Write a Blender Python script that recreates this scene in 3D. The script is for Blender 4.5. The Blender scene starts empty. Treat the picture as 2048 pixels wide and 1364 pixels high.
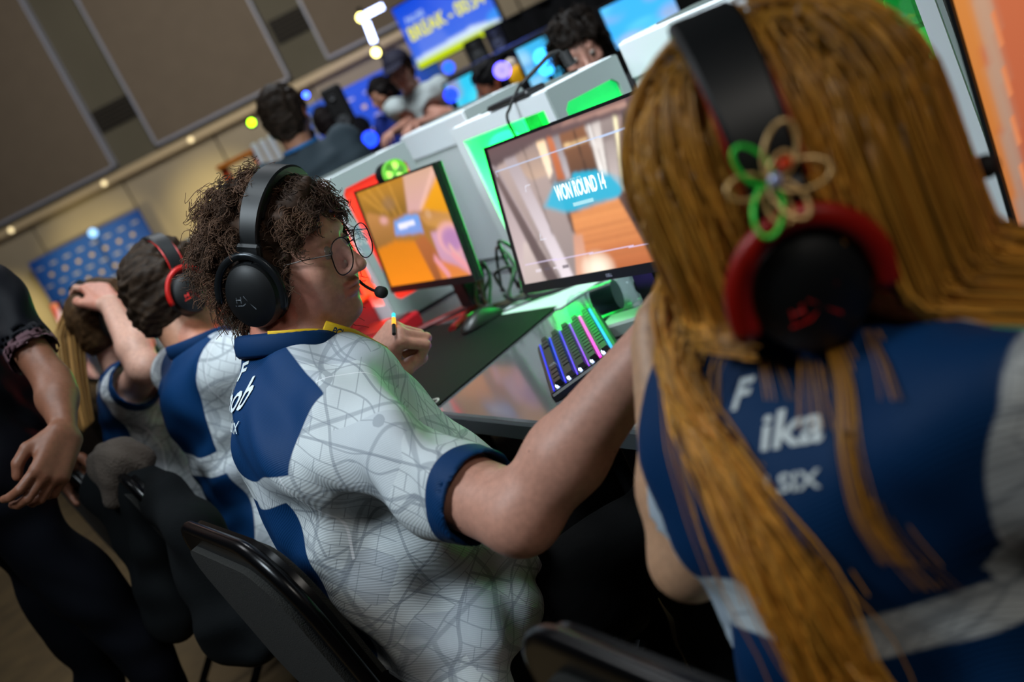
import bpy, bmesh, math, random
import numpy as np
from mathutils import Vector, Matrix
random.seed(7); rng = np.random.default_rng(11)
SC = bpy.context.scene
COL = SC.collection
PI = math.pi

# ---------------------------------------------------------------- camera
CAM_POS = np.array([0.0, 0.0, 1.30])
ROLL, PITCH, YAW, FPX = 26.2, 13.0, 26.2, 2200.0
def _axes():
    r, p, y = np.radians([ROLL, PITCH, YAW])
    f = np.array([np.sin(y)*np.cos(p), np.cos(y)*np.cos(p), -np.sin(p)])
    r0 = np.array([np.cos(y), -np.sin(y), 0.0]); u0 = np.cross(r0, f)
    return r0*np.cos(r)-u0*np.sin(r), r0*np.sin(r)+u0*np.cos(r), f
AX_R, AX_U, AX_F = _axes()
cd = bpy.data.cameras.new('camera'); cam = bpy.data.objects.new('camera', cd); COL.objects.link(cam)
cam.matrix_world = Matrix(((AX_R[0], AX_U[0], -AX_F[0], CAM_POS[0]), (AX_R[1], AX_U[1], -AX_F[1], CAM_POS[1]),
                           (AX_R[2], AX_U[2], -AX_F[2], CAM_POS[2]), (0, 0, 0, 1)))
cd.sensor_width = 36; cd.lens = FPX/2048*36; cd.clip_start = 0.05; cd.clip_end = 100
cd.dof.use_dof = True; cd.dof.focus_distance = 1.62; cd.dof.aperture_fstop = 3.2
SC.camera = cam
def at(px, py, d):
    """world point seen at a pixel of the 2048x1364 photograph, d metres along the view axis"""
    return CAM_POS + (AX_F + AX_R*(px-1024)/FPX - AX_U*(py-682)/FPX)*d

# ---------------------------------------------------------------- world, lamps, exposure
SC.view_settings.view_transform = 'Standard'; SC.view_settings.look = 'None'
SC.view_settings.gamma = 1.0; SC.view_settings.exposure = 0.0; SC.view_settings.use_curve_mapping = False
w = bpy.data.worlds.new('world'); SC.world = w; w.use_nodes = True
w.node_tree.nodes['Background'].inputs[0].default_value = (0.55, 0.6, 0.7, 1)
w.node_tree.nodes['Background'].inputs[1].default_value = 0.004
def lamp(name, kind, loc, target, energy, color, size=0.5, spot=60, blend=0.5, sizey=None, spread=None):
    l = bpy.data.lights.new(name, kind); o = bpy.data.objects.new(name, l); COL.objects.link(o)
    o.location = loc; l.energy = energy; l.color = color
    if kind == 'AREA':
        l.size = size
        if sizey: l.shape = 'RECTANGLE'; l.size_y = sizey
        if spread: l.spread = math.radians(spread)
    elif kind == 'SPOT':
        l.spot_size = math.radians(spot); l.spot_blend = blend; l.shadow_soft_size = size
    else: l.shadow_soft_size = size
    if target is not None:
        d = Vector(target)-Vector(loc); o.rotation_euler = d.to_track_quat('-Z', 'Y').to_euler()
    return o
# the wall at the far end of the hall: base point, direction along it, normal into the hall
WB = np.array([3.631, 23.312, 0.0]); WU = np.array([0.827, -0.562, 0.0]); WN = np.array([-0.562, -0.827, 0.0])
def wp(u, z, off=0.0): return WB + WU*u + WN*off + np.array([0, 0, z])
# lamps over the players and the hall, two of them added fills
lamp('key_light', 'AREA', (-0.8, 1.1, 2.7), (0.45, 1.6, 1.0), 9.5, (0.80, 0.92, 1.0), 0.6, spread=85)  # overhead light on the row, hung low so that lower bodies fall dark
lamp('hall_light_far', 'AREA', (-0.5, 3.4, 3.2), (0.9, 3.0, 1.0), 9, (0.95, 0.97, 1.0), 0.8, spread=120)
lamp('computer_fill', 'AREA', (0.7, 1.5, 3.6), (1.75, 2.7, 1.0), 33, (0.84, 0.94, 1.0), 0.9, spread=75)  # added fill, narrowed onto the white computers to brighten them
lamp('blond_fill', 'AREA', (0.35, -1.0, 2.5), (0.6, 0.6, 1.05), 2.2, (1.0, 0.94, 0.85), 0.5, spread=80)  # added fill to brighten the blond player's right side
lamp('hall_light_deep', 'AREA', (2.6, 5.6, 4.4), (3.4, 7.0, 1.0), 130, (0.9, 0.95, 1.0), 1.2)
lamp('hall_light_wall', 'AREA', tuple(wp(6.0, 5.5, 8.0)), tuple(wp(4.4, 2.6)), 400, (1.0, 0.92, 0.80), 3.0)
lamp('wall_uplight', 'SPOT', tuple(wp(3.5, 1.0, 3.2)), tuple(wp(3.2, 0.95)), 420, (1.0, 0.80, 0.32), 0.1, 52, 0.9)
lamp('wall_uplight', 'SPOT', tuple(wp(0.5, 1.2, 3.4)), tuple(wp(0.6, 1.15)), 330, (1.0, 0.80, 0.36), 0.1, 54, 0.9)
lamp('wall_uplight', 'SPOT', tuple(wp(-1.9, 0.9, 2.6)), tuple(wp(-1.8, 0.8)), 280, (1.0, 0.80, 0.32), 0.1, 54, 0.9)
lamp('stage_wash', 'SPOT', tuple(wp(7.4, 2.0, 6.2)), tuple(wp(7.2, 1.2, 3.4)), 210, (0.20, 0.18, 1.0), 0.2, 52, 0.6)

# ---------------------------------------------------------------- materials
def lin(h):
    if not isinstance(h, str): return tuple(h)
    h = h.lstrip('#'); c = [int(h[i:i+2], 16)/255 for i in (0, 2, 4)]
    return tuple(x/12.92 if x <= 0.04045 else ((x+0.055)/1.055)**2.4 for x in c)
MATS = {}
def nodes(m): return m.node_tree.nodes, m.node_tree.links
def mat(name, color='#808080', rough=0.6, metal=0.0, emit=None, es=0.0, noise=0.0, scale=20.0, bump=0.0, bscale=200.0,
        sheen=0.0, spec=0.5, coat=0.0, trans=0.0, attr=None, aniso=None, sss=0.0):
    if name in MATS: return MATS[name]
    m = bpy.data.materials.new(name); m.use_nodes = True; N, L = nodes(m); b = N['Principled BSDF']
    c = lin(color); b.inputs['Base Color'].default_value = (*c, 1)
    b.inputs['Roughness'].default_value = rough; b.inputs['Metallic'].default_value = metal
    b.inputs['Specular IOR Level'].default_value = spec
    if sheen: b.inputs['Sheen Weight'].default_value = sheen; b.inputs['Sheen Roughness'].default_value = 0.4
    if coat: b.inputs['Coat Weight'].default_value = coat; b.inputs['Coat Roughness'].default_value = 0.08
    if trans: b.inputs['Transmission Weight'].default_value = trans; b.inputs['IOR'].default_value = 1.25
    if sss:
        b.inputs['Subsurface Weight'].default_value = sss; b.inputs['Subsurface Radius'].default_value = (0.012, 0.005, 0.003)
        b.inputs['Subsurface Scale'].default_value = 1.0
    if emit is not None:
        b.inputs['Emission Color'].default_value = (*lin(emit), 1); b.inputs['Emission Strength'].default_value = es
    if attr:
        a = N.new('ShaderNodeAttribute'); a.attribute_name = attr; src = a.outputs['Color']
    else: src = None
    if noise or bump:
        tc = N.new('ShaderNodeTexCoord')
    if noise:
        n = N.new('ShaderNodeTexNoise'); n.inputs['Scale'].default_value = scale; n.inputs['Detail'].default_value = 4
        L.new(tc.outputs['Object'], n.inputs['Vector'])
        mr = N.new('ShaderNodeMapRange'); mr.inputs[1].default_value = 0.3; mr.inputs[2].default_value = 0.7
        mr.inputs[3].default_value = 1-noise; mr.inputs[4].default_value = 1+noise
        L.new(n.outputs['Fac'], mr.inputs[0])
        mx = N.new('ShaderNodeMix'); mx.data_type = 'RGBA'; mx.blend_type = 'MULTIPLY'; mx.inputs['Factor'].default_value = 1
        if src: L.new(src, mx.inputs['A'])
        else: mx.inputs['A'].default_value = (*c, 1)
        L.new(mr.outputs[0], mx.inputs['B']); src = mx.outputs['Result']
    if src: L.new(src, b.inputs['Base Color'])
    if bump:
        n2 = N.new('ShaderNodeTexNoise'); n2.inputs['Scale'].default_value = bscale; n2.inputs['Detail'].default_value = 3
        L.new(tc.outputs['Object'], n2.inputs['Vector'])
        bp = N.new('ShaderNodeBump'); bp.inputs['Strength'].default_value = bump; bp.inputs['Distance'].default_value = 0.004
        L.new(n2.outputs['Fac'], bp.inputs['Height']); L.new(bp.outputs[0], b.inputs['Normal'])
    MATS[name] = m; return m
def glow(name, color, es):
    if name in MATS: return MATS[name]
    m = bpy.data.materials.new(name); m.use_nodes = True; N, L = nodes(m); b = N['Principled BSDF']
    b.inputs['Base Color'].default_value = (0.02, 0.02, 0.02, 1); b.inputs['Roughness'].default_value = 0.5
    b.inputs['Emission Color'].default_value = (*lin(color), 1); b.inputs['Emission Strength'].default_value = es
    MATS[name] = m; return m
def pane(name, color=(1, 1, 1), gloss=0.12):
    """thin clear sheet: see-through with a share of mirror reflection"""
    if name in MATS: return MATS[name]
    m = bpy.data.materials.new(name); m.use_nodes = True; N, L = nodes(m); N.remove(N['Principled BSDF'])
    t = N.new('ShaderNodeBsdfTransparent'); t.inputs[0].default_value = (*color, 1)
    g = N.new('ShaderNodeBsdfGlossy'); g.inputs['Roughness'].default_value = 0.02
    lw = N.new('ShaderNodeLayerWeight'); lw.inputs[0].default_value = .5; pw = N.new('ShaderNodeMath'); pw.operation = 'POWER'; pw.inputs[1].default_value = 3.5; L.new(lw.outputs['Facing'], pw.inputs[0])
    ml = N.new('ShaderNodeMath'); ml.operation = 'MULTIPLY_ADD'; ml.inputs[1].default_value = gloss*2.5; ml.inputs[2].default_value = gloss*.25; L.new(pw.outputs[0], ml.inputs[0])
    mx = N.new('ShaderNodeMixShader'); L.new(ml.outputs[0], mx.inputs[0]); L.new(t.outputs[0], mx.inputs[1]); L.new(g.outputs[0], mx.inputs[2])
    L.new(mx.outputs[0], N['Material Output'].inputs[0]); MATS[name] = m; return m
def picture(name, es):
    if name in MATS: return MATS[name]
    m = bpy.data.materials.new(name); m.use_nodes = True; N, L = nodes(m); b = N['Principled BSDF']
    b.inputs['Base Color'].default_value = (0.01, 0.01, 0.01, 1); b.inputs['Roughness'].default_value = 0.35
    a = N.new('ShaderNodeAttribute'); a.attribute_name = 'pic'
    L.new(a.outputs['Color'], b.inputs['Emission Color']); b.inputs['Emission Strength'].default_value = es
    MATS[name] = m; return m

# ---------------------------------------------------------------- mesh builder
_bev = {}
def _bevbox(bv):
    return None
class M:
    def __init__(s, T=None): s.v = []; s.f = []; s.mi = []; s.T = np.array(T) if T is not None else None
    def add(s, V, F, mi=0):
        V = np.asarray(V, float).reshape(-1, 3)
        if s.T is not None: V = V @ s.T[:3, :3].T + s.T[:3, 3]
        o = len(s.v); s.v.extend(V.tolist()); s.f.extend([tuple(i+o for i in f) for f in F]); s.mi.extend([mi]*len(F)); return s
    def box(s, c, size, R=None, bv=0.0, mi=0):
        h = np.array(size)/2.0; bv = min(bv, h.min()*0.95)
        if bv <= 0:
            V = np.array([(x, y, z) for x in (-1, 1) for y in (-1, 1) for z in (-1, 1)])*h
            F = [(0, 1, 3, 2), (4, 6, 7, 5), (0, 4, 5, 1), (2, 3, 7, 6), (0, 2, 6, 4), (1, 5, 7, 3)]
        else:
            V = []; ix = {}
            for sx in (-1, 1):
                for sy in (-1, 1):
                    for sz in (-1, 1):
                        S = np.array((sx, sy, sz))
                        for a in range(3):
                            q = S*(h-bv); q[a] = S[a]*h[a]; ix[(sx, sy, sz, a)] = len(V); V.append(q)
            V = np.array(V); F = []
            def face(ids):
                P = V[list(ids)]; n = np.cross(P[1]-P[0], P[2]-P[0])
                F.append(tuple(ids) if n @ P.mean(0) > 0 else tuple(reversed(ids)))
            for a in range(3):
                b, c2 = (a+1) % 3, (a+2) % 3
                for sa in (-1, 1):
                    ids = []
                    for sb, sc in ((-1, -1), (1, -1), (1, 1), (-1, 1)):
                        k = [0, 0, 0]; k[a] = sa; k[b] = sb; k[c2] = sc; ids.append(ix[(*k, a)])
                    face(ids)
                for sb in (-1, 1):
                    for sc in (-1, 1):
                        ids = []
                        for sa, ax in ((-1, b), (-1, c2), (1, c2), (1, b)):
                            k = [0, 0, 0]; k[a] = sa; k[b] = sb; k[c2] = sc; ids.append(ix[(*k, ax)])
                        face(ids)
            for sx in (-1, 1):
                for sy in (-1, 1):
                    for sz in (-1, 1): face([ix[(sx, sy, sz, a)] for a in range(3)])
        if R is not None: V = V @ np.array(R)[:3, :3].T
        return s.add(V+np.array(c), F, mi)
    def tube(s, pts, r, n=6, mi=0, closed=False, flat=1.0, up=None):
        P = np.asarray(pts, float); k = len(P); rr = np.broadcast_to(np.asarray(r, float), (k,))
        if closed: T = np.roll(P, -1, 0)-np.roll(P, 1, 0)
        else: T = np.gradient(P, axis=0)
        T /= np.linalg.norm(T, axis=1, keepdims=True)+1e-12
        a = np.array(up, float) if up is not None else (np.array((0, 0, 1.0)) if abs(T[0, 2]) < 0.9 else np.array((1.0, 0, 0)))
        V = []
        for i in range(k):
            b = np.cross(T[i], a); b /= np.linalg.norm(b)+1e-12
            if up is None: a = np.cross(b, T[i])
            aa = np.cross(b, T[i])
            for j in range(n):
                t = 2*PI*j/n; V.append(P[i]+(b*math.cos(t)+aa*math.sin(t)*flat)*rr[i])
        F = []
        for i in range(k if closed else k-1):
            for j in range(n):
                A = i*n; B = ((i+1) % k)*n; F.append((A+j, A+(j+1) % n, B+(j+1) % n, B+j))
        if not closed: F += [tuple(range(n-1, -1, -1)), tuple(range((k-1)*n, k*n))]
        return s.add(V, F, mi)
    def cyl(s, p0, p1, r0, r1=None, n=20, mi=0):
        return s.tube([p0, p1], [r0, r0 if r1 is None else r1], n, mi)
    def lathe(s, o, d, prof, n=28, mi=0, sq=(1, 1), up=None):
        d = np.array(d, float); d /= np.linalg.norm(d); a = np.array(up if up is not None else ((0, 0, 1.0) if abs(d[2]) < 0.9 else (1.0, 0, 0)), float)
        b = np.cross(d, a); b /= np.linalg.norm(b); a = np.cross(b, d); V = []; k = len(prof)
        for r, h in prof:
            for j in range(n):
                t = 2*PI*j/n; V.append(np.array(o)+d*h+(b*math.cos(t)*sq[0]+a*math.sin(t)*sq[1])*r)
        F = [(i*n+j, i*n+(j+1) % n, (i+1)*n+(j+1) % n, (i+1)*n+j) for i in range(k-1) for j in range(n)]
        F += [tuple(range(n-1, -1, -1)), tuple(range((k-1)*n, k*n))]
        return s.add(V, F, mi)
    def ball(s, c, r, nu=20, nv=12, mi=0, R=None):
        r = np.broadcast_to(np.asarray(r, float), (3,)); V = []; F = []
        for i in range(nv+1):
            for j in range(nu):
                a = PI*i/nv; b = 2*PI*j/nu; V.append((math.sin(a)*math.cos(b), math.sin(a)*math.sin(b), math.cos(a)))
        V = np.array(V)*r
        if R is not None: V = V @ np.array(R)[:3, :3].T
        for i in range(nv):
            for j in range(nu): F.append((i*nu+j, (i+1)*nu+j, (i+1)*nu+(j+1) % nu, i*nu+(j+1) % nu))
        return s.add(V+np.array(c), F, mi)
    def prism(s, poly, o, ex, ey, en, t, mi=0):
        o, ex, ey, en = [np.array(q, float) for q in (o, ex, ey, en)]; n = len(poly)
        V = [o+ex*x+ey*y for x, y in poly]+[o+ex*x+ey*y+en*t for x, y in poly]
        F = [tuple(range(n-1, -1, -1)), tuple(range(n, 2*n))]+[(i, (i+1) % n, n+(i+1) % n, n+i) for i in range(n)]
        return s.add(V, F, mi)
    def ring(s, outer, inner, o, ex, ey, en, t, mi=0):
        """flat frame between two outlines with the same number of points"""
        o, ex, ey, en = [np.array(q, float) for q in (o, ex, ey, en)]; n = len(outer); V = []
        for P, h in ((outer, 0), (inner, 0), (inner, t), (outer, t)): V += [o+ex*x+ey*y+en*h for x, y in P]
        F = []
        for k in range(4):
            for i in range(n): F.append((k*n+i, k*n+(i+1) % n, ((k+1) % 4)*n+(i+1) % n, ((k+1) % 4)*n+i))
        return s.add(V, F, mi)
    def grid(s, fn, nu, nv, mi=0, wrap=False):
        V = [fn(i/(nu-1), j/(nv-1)) for i in range(nu) for j in range(nv)]
        F = [(i*nv+j, (i+1)*nv+j, (i+1)*nv+j+1, i*nv+j+1) for i in range(nu-1) for j in range(nv-1)]
        return s.add(V, F, mi)
    def obj(s, name, mats, parent=None, smooth=False, label=None, sharp=None):
        return mk(name, np.array(s.v), s.f, mats, parent, smooth, s.mi, label, sharp)
ORG = {}
def mk(name, V, F, mats, parent=None, smooth=False, mi=None, label=None, sharp=None):
    me = bpy.data.meshes.new(name); o = bpy.data.objects.new(name, me); COL.objects.link(o)
    org = ORG.get(parent.name, np.zeros(3)) if parent is not None else np.array(V).mean(0)*np.array((1, 1, 0))+np.array((0, 0, np.array(V)[:, 2].min()))
    V = np.asarray(V, float)-org
    if isinstance(F, np.ndarray) and F.ndim == 2:
        nf, k = F.shape; me.vertices.add(len(V)); me.vertices.foreach_set('co', V.astype(np.float32).ravel())
        me.loops.add(nf*k); me.loops.foreach_set('vertex_index', F.astype(np.int32).ravel())
        me.polygons.add(nf); me.polygons.foreach_set('loop_start', np.arange(0, nf*k, k, dtype=np.int32))
        me.update(calc_edges=True); me.validate()
    else:
        me.from_pydata(V.tolist(), [], F)
    for m in (mats if isinstance(mats, (list, tuple)) else [mats]): me.materials.append(m)
    if mi is not None and len(set(mi)) > 1: me.polygons.foreach_set('material_index', np.array(mi, np.int32))
    if smooth:
        me.polygons.foreach_set('use_smooth', np.ones(len(me.polygons), bool))
        if sharp: me.set_sharp_from_angle(angle=math.radians(sharp))
    me.update(); ORG[o.name] = org
    if parent is not None: o.parent = parent
    else: o.location = org
    if label: o['label'] = label
    return o
def thing(name, loc, label, cat, group=None):
    o = bpy.data.objects.new(name, None); COL.objects.link(o); o.location = tuple(loc); o.empty_display_size = 0.1
    ORG[o.name] = np.array(loc, float); return tag(o, label, cat, group)
def tag(o, label, cat, group=None, kind=None):
    o['label'] = label; o['category'] = cat
    if group: o['group'] = group
    if kind: o['kind'] = kind
    return o
def struct(o): o['kind'] = 'structure'; return o
def fattr(o, name, val):
    a = o.data.attributes.new(name, 'FLOAT', 'POINT'); a.data.foreach_set('value', np.asarray(val, np.float32))
def cattr(o, name, rgb):
    a = o.data.attributes.new(name, 'FLOAT_COLOR', 'POINT'); rgb = np.asarray(rgb, np.float32)
    a.data.foreach_set('color', np.concatenate([rgb, np.ones((len(rgb), 1), np.float32)], 1).ravel())
def text_mesh(body, size, bold=0.0, shear=0.0, spacing=1.0):
    """flat lettering as (verts Nx2, faces) centred on its own box, letter height = size"""
    c = bpy.data.curves.new('t', 'FONT'); c.body = body; c.size = 1; c.align_x = 'CENTER'; c.offset = bold; c.shear = shear; c.space_character = spacing
    c.resolution_u = 3
    o = bpy.data.objects.new('t', c); COL.objects.link(o); dg = bpy.context.evaluated_depsgraph_get()
    me = bpy.data.meshes.new_from_object(o.evaluated_get(dg)); V = np.array([v.co[:2] for v in me.vertices]); F = [tuple(p.vertices) for p in me.polygons]
    bpy.data.objects.remove(o); bpy.data.curves.remove(c); bpy.data.meshes.remove(me)
    V[:, 0] -= (V[:, 0].max()+V[:, 0].min())/2; hh = V[:, 1].max()-V[:, 1].min(); V[:, 1] -= (V[:, 1].max()+V[:, 1].min())/2
    return V*(size/hh), F
def lettering(name, body, size, o, ex, ey, en, m, parent, bold=0.0, shear=0.0, off=0.0006, label=None, width=None):
    V, F = text_mesh(body, size, bold, shear); o, ex, ey, en = [np.array(q, float) for q in (o, ex, ey, en)]
    if width: V[:, 0] *= width/(V[:, 0].max()-V[:, 0].min())
    P = o+V[:, :1]*ex+V[:, 1:]*ey+en*off
    return mk(name, P, F, m, parent, label=label)
# ---------------------------------------------------------------- pictures for screens
class Pic:
    def __init__(s, w, h, c): s.w, s.h = w, h; s.a = np.empty((h, w, 3)); s.a[:] = lin(c); s.X, s.Y = np.meshgrid((np.arange(w)+.5)/w, (np.arange(h)+.5)/h)
    def poly(s, pts, c, c2=None, axis=1, alpha=1.0, tex=0.0):
        P = np.array(pts); ins = np.zeros(s.X.shape, bool); n = len(P); j = n-1
        for i in range(n):
            xi, yi = P[i]; xj, yj = P[j]
            with np.errstate(divide='ignore', invalid='ignore'):
                ins ^= ((yi > s.Y) != (yj > s.Y)) & (s.X < (xj-xi)*(s.Y-yi)/(yj-yi+1e-12)+xi)
            j = i
        q = s.Y if axis else s.X; lo, hi = P[:, axis].min(), P[:, axis].max(); t = np.clip((q-lo)/(hi-lo+1e-9), 0, 1)[..., None]
        col = np.array(lin(c))*(1-t)+np.array(lin(c2 if c2 else c))*t
        if tex: col = col*(1+tex*(rng.random(s.X.shape)[..., None]-.5))
        s.a[ins] = s.a[ins]*(1-alpha)+col[ins]*alpha; return s
    def line(s, p, q, wd, c, alpha=1.0):
        p, q = np.array(p, float), np.array(q, float); asp = s.w/s.h; d = (q-p)*np.array((asp, 1)); n = np.array((-d[1], d[0])); n = n/np.linalg.norm(n)*wd/2/np.array((asp, 1))
        return s.poly([p+n, q+n, q-n, p-n], c, alpha=alpha)
    def blob(s, c, r, col, alpha=1.0, p=2.0):
        d = np.sqrt(((s.X-c[0])/r[0])**2+((s.Y-c[1])/r[1])**2); k = (np.clip(1-d**p, 0, 1)*alpha)[..., None]
        s.a = s.a*(1-k)+np.array(lin(col))*k; return s
    def blur(s, n=1):
        for _ in range(n):
            A = np.pad(s.a, ((1, 1), (1, 1), (0, 0)), 'edge'); s.a = (A[:-2, 1:-1]+A[2:, 1:-1]+A[1:-1, :-2]+A[1:-1, 2:]+2*A[1:-1, 1:-1])/6
        return s
    def obj(s, name, o, ex, ey, m, parent):
        """o = lower left corner, ex / ey = full edge vectors"""
        o, ex, ey = [np.array(q, float) for q in (o, ex, ey)]; x = np.linspace(0, 1, s.w); y = np.linspace(0, 1, s.h); X, Y = np.meshgrid(x, y)
        V = o+X.reshape(-1, 1)*ex+Y.reshape(-1, 1)*ey; i = np.arange(s.w*s.h).reshape(s.h, s.w)
        F = np.stack([i[:-1, :-1], i[:-1, 1:], i[1:, 1:], i[1:, :-1]], -1).reshape(-1, 4)
        ob = mk(name, V, F, m, parent); cattr(ob, 'pic', s.a.reshape(-1, 3)); return ob
def dup(root, loc, rz=0.0, label=None, group=None):
    r = root.copy(); COL.objects.link(r); r.location = tuple(loc); r.rotation_euler = (0, 0, rz)
    if label: r['label'] = label
    if group: r['group'] = group
    for ch in list(root.children):
        c = ch.copy(); COL.objects.link(c); c.parent = r
        for g in ch.children:
            d = g.copy(); COL.objects.link(d); d.parent = c
    return r
# ================================================================ the hall
m_wall = mat('wall_paint', '#aba18e', 0.85, noise=0.05, scale=1.5)
m_panel = mat('panel_fabric', '#6f655a', 0.95, noise=0.04, scale=3)
m_ptrim = mat('panel_edge', '#9aa0b4', 0.5)
m_gap = mat('joint_dark', '#3a352c', 0.9)
m_dark = mat('black_plastic', '#0c0d0f', 0.45)
m_black = mat('matt_black', '#060607', 0.7)
m_metalb = mat('black_metal', '#101113', 0.3, metal=0.6)
m_grey = mat('grey_plastic', '#4a4d50', 0.5)
m_white = mat('white_paint', '#e2e6ea', 0.4)
# floor
f = struct(M().box((3, 9, -0.05), (26, 44, 0.1)).obj('floor', mat('floor_carpet', '#5d4a2c', 0.9, noise=0.25, scale=6, bump=0.3, bscale=80)))
# far wall built of sections with open joints, acoustic panels hung above a ledge
def wbox(Mm, u0, u1, z0, z1, o0, o1, bv=0.0, mi=0):
    Rm = np.stack([WU, WN, np.array((0, 0, 1.0))], 1)
    return Mm.box(wp((u0+u1)/2, (z0+z1)/2, (o0+o1)/2), (u1-u0, o1-o0, z1-z0), Rm, bv, mi)
wall = struct(wbox(M(), -16, 24, 0, 8.5, -0.3, -0.04).obj('wall_back', m_gap))
wbox(M(), -16, 24, 2.66, 8.5, -0.04, 0.0).obj('upper_wall', mat('upper_wall_paint', '#5f5c50', 0.9, noise=0.05, scale=1.2), wall)
seams = [-16, -9, -6.8, -4.7, -2.6, -0.5, 1.6, 3.66, 5.8, 7.9, 10, 12.1, 14.2, 16.3, 18.4, 24]
for a, b in zip(seams[:-1], seams[1:]): wbox(M(), a+.02, b-.02, 0, 2.5, -0.04, 0).obj('wall_section', m_wall, wall)
for a, b in ((-9.0, -5.9), (-5.2, -2.2), (-1.25, 1.65), (2.66, 5.5), (6.4, 9.25), (10.2, 13.1), (14, 16.9)):
    p = wbox(M(), a, b, 2.8, 7.6, 0, 0.16).obj('acoustic_panel', m_panel, wall)
    q = M()
    wbox(q, a-.05, a, 2.75, 7.6, 0, .19); wbox(q, b, b+.05, 2.75, 7.6, 0, .19); wbox(q, a-.05, b+.05, 2.75, 2.8, 0, .19)
    q.obj('panel_frame', m_ptrim, p)
m_vent = mat('vent_black', '#121110', 0.8)
for u0, u1, z0, z1 in ((1.74, 2.6, 3.42, 3.86), (5.62, 6.34, 3.4, 3.85)):
    v = wbox(M(), u0, u1, z0, z1, 0, 0.05).obj('vent', m_vent, wall)
    for k in range(5):
        z = z0+.06+k*.08; wbox(M(), u0+.05, u1-.05, z, z+.02, .05, .075).obj('slat', m_gap, v)
tr = struct(wbox(M(), -16, 24, 2.5, 2.66, -0.04, 0.24, 0.02).obj('trim_1', mat('ledge', '#cdbb9b', 0.5)))
for u in (-2.8, -0.78, 1.36, 3.3, 5.2, 9.0):
    M().lathe(wp(u, 2.57, 0.235), WN, [(.05, 0), (.05, .02), (.02, .03)], 14).obj('ledge_light', glow('ledge_lamp', '#ffe7b0', 1.6), tr)

# backdrop boards with rows of small marks
m_blue = mat('banner_blue', '#0a52b8', 0.7)
def banner(u0, u1, z1, z0, off, label, skip=0):
    t = thing('backdrop_banner', wp((u0+u1)/2, 0, off), label, 'banner')
    Rm = np.stack([WU, WN, np.array((0, 0, 1.0))], 1)
    wbox(M(), u0, u1, z0, z1, off-.02, off, .004).obj('printed_board', m_blue, t)
    for u in (u0+.12, u1-.12): q = wbox(M(), u-.02, u+.02, 0.03, z1-.1, off-.07, off-.025); wbox(q, u-.025, u+.025, 0.0, .03, off-.3, off+.25); q.obj('stand', m_metalb, t)
    row = 0; z = z1-.2
    while z > z0+.1:
        for k in range(8):
            u = u0+.16+k*.31+(0.155 if row % 2 else 0)
            if u > u1-.12: continue
            if row % 2: wbox(M(), u-.038, u+.038, z-.032, z+.032, off, off+.002).obj('yellow_mark', mat('print_yellow', '#d9c078', 0.7), t)
            else: wbox(M(), u-.07, u+.07, z-.023, z+.023, off, off+.002).obj('grey_mark', mat('print_grey', '#9aa0b4', 0.7), t)
        z -= .19; row += 1
    return t
banner(-0.78, 1.74, 1.86, 0.12, 0.35, 'blue backdrop board with rows of small yellow and grey marks, standing before the yellow-lit wall')
banner(5.9, 8.5, 2.02, 0.2, 3.6, 'second backdrop board washed in violet light, behind the two men at right')

# lamps and stands near the far side
def stand_light(name, loc, zt, color, es, label, cover=True, r=.034, w=.30):
    x, y = loc; t = thing(name, (x, y, 0), label, 'light')
    if cover:
        for k in (-1, 0, 1):
            M().box((x+.075*k*WU[0], y+.075*k*WU[1], zt*.46+.02), (w*.16, w*.16, zt*.88), np.stack([WU, WN, np.array((0, 0, 1.0))], 1), .012).obj('post', m_white, t)
        M().box((x, y, .02), (w*1.5, w*1.5, .04), np.stack([WU, WN, np.array((0, 0, 1.0))], 1), .01).obj('base_plate', m_dark, t)
    else:
        q = M().cyl((x, y, .35), (x, y, zt-.05), .014)
        q.obj('pole', m_metalb, t)
        for k in range(3):
            a = 2*PI*k/3+.4; M().tube([(x, y, .42), (x+.42*math.cos(a), y+.42*math.sin(a), .01)], .011, 8).obj('leg', m_metalb, t)
    d = np.array((0, 0, 1.30))-np.array((x, y, zt)); d = d/np.linalg.norm(d)
    M().lathe((x, y, zt), d, [(.035, -.10), (.05, -.09), (r*1.05, -.02), (r*1.05, 0), (r, .005)], 18).obj('lamp_housing', m_dark, t)
    M().lathe(np.array((x, y, zt))+d*.004, d, [(r*.9, 0), (r*.86, .012), (r*.4, .02)], 18).obj('lens', glow('glow_'+color, color, es), t)
    return t
g = at(503, 245, 9.0); stand_light('uplight_tower', g[:2], g[2], '#a8ff10', 9, 'white ribbed light tower with a lime green lamp on top, left of the bearded man')
g = at(612, 190, 11.0); stand_light('uplight_tower', g[:2], g[2], '#3558ff', 10, 'light tower with a round blue lamp on top, right of the bearded man', w=.2)
g = at(186, 466, 20.0); stand_light('ring_light', g[:2], g[2], '#9ad0ff', 2.0, 'small bluish lamp on a stand in front of the blue backdrop board', cover=False, r=.09)
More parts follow.
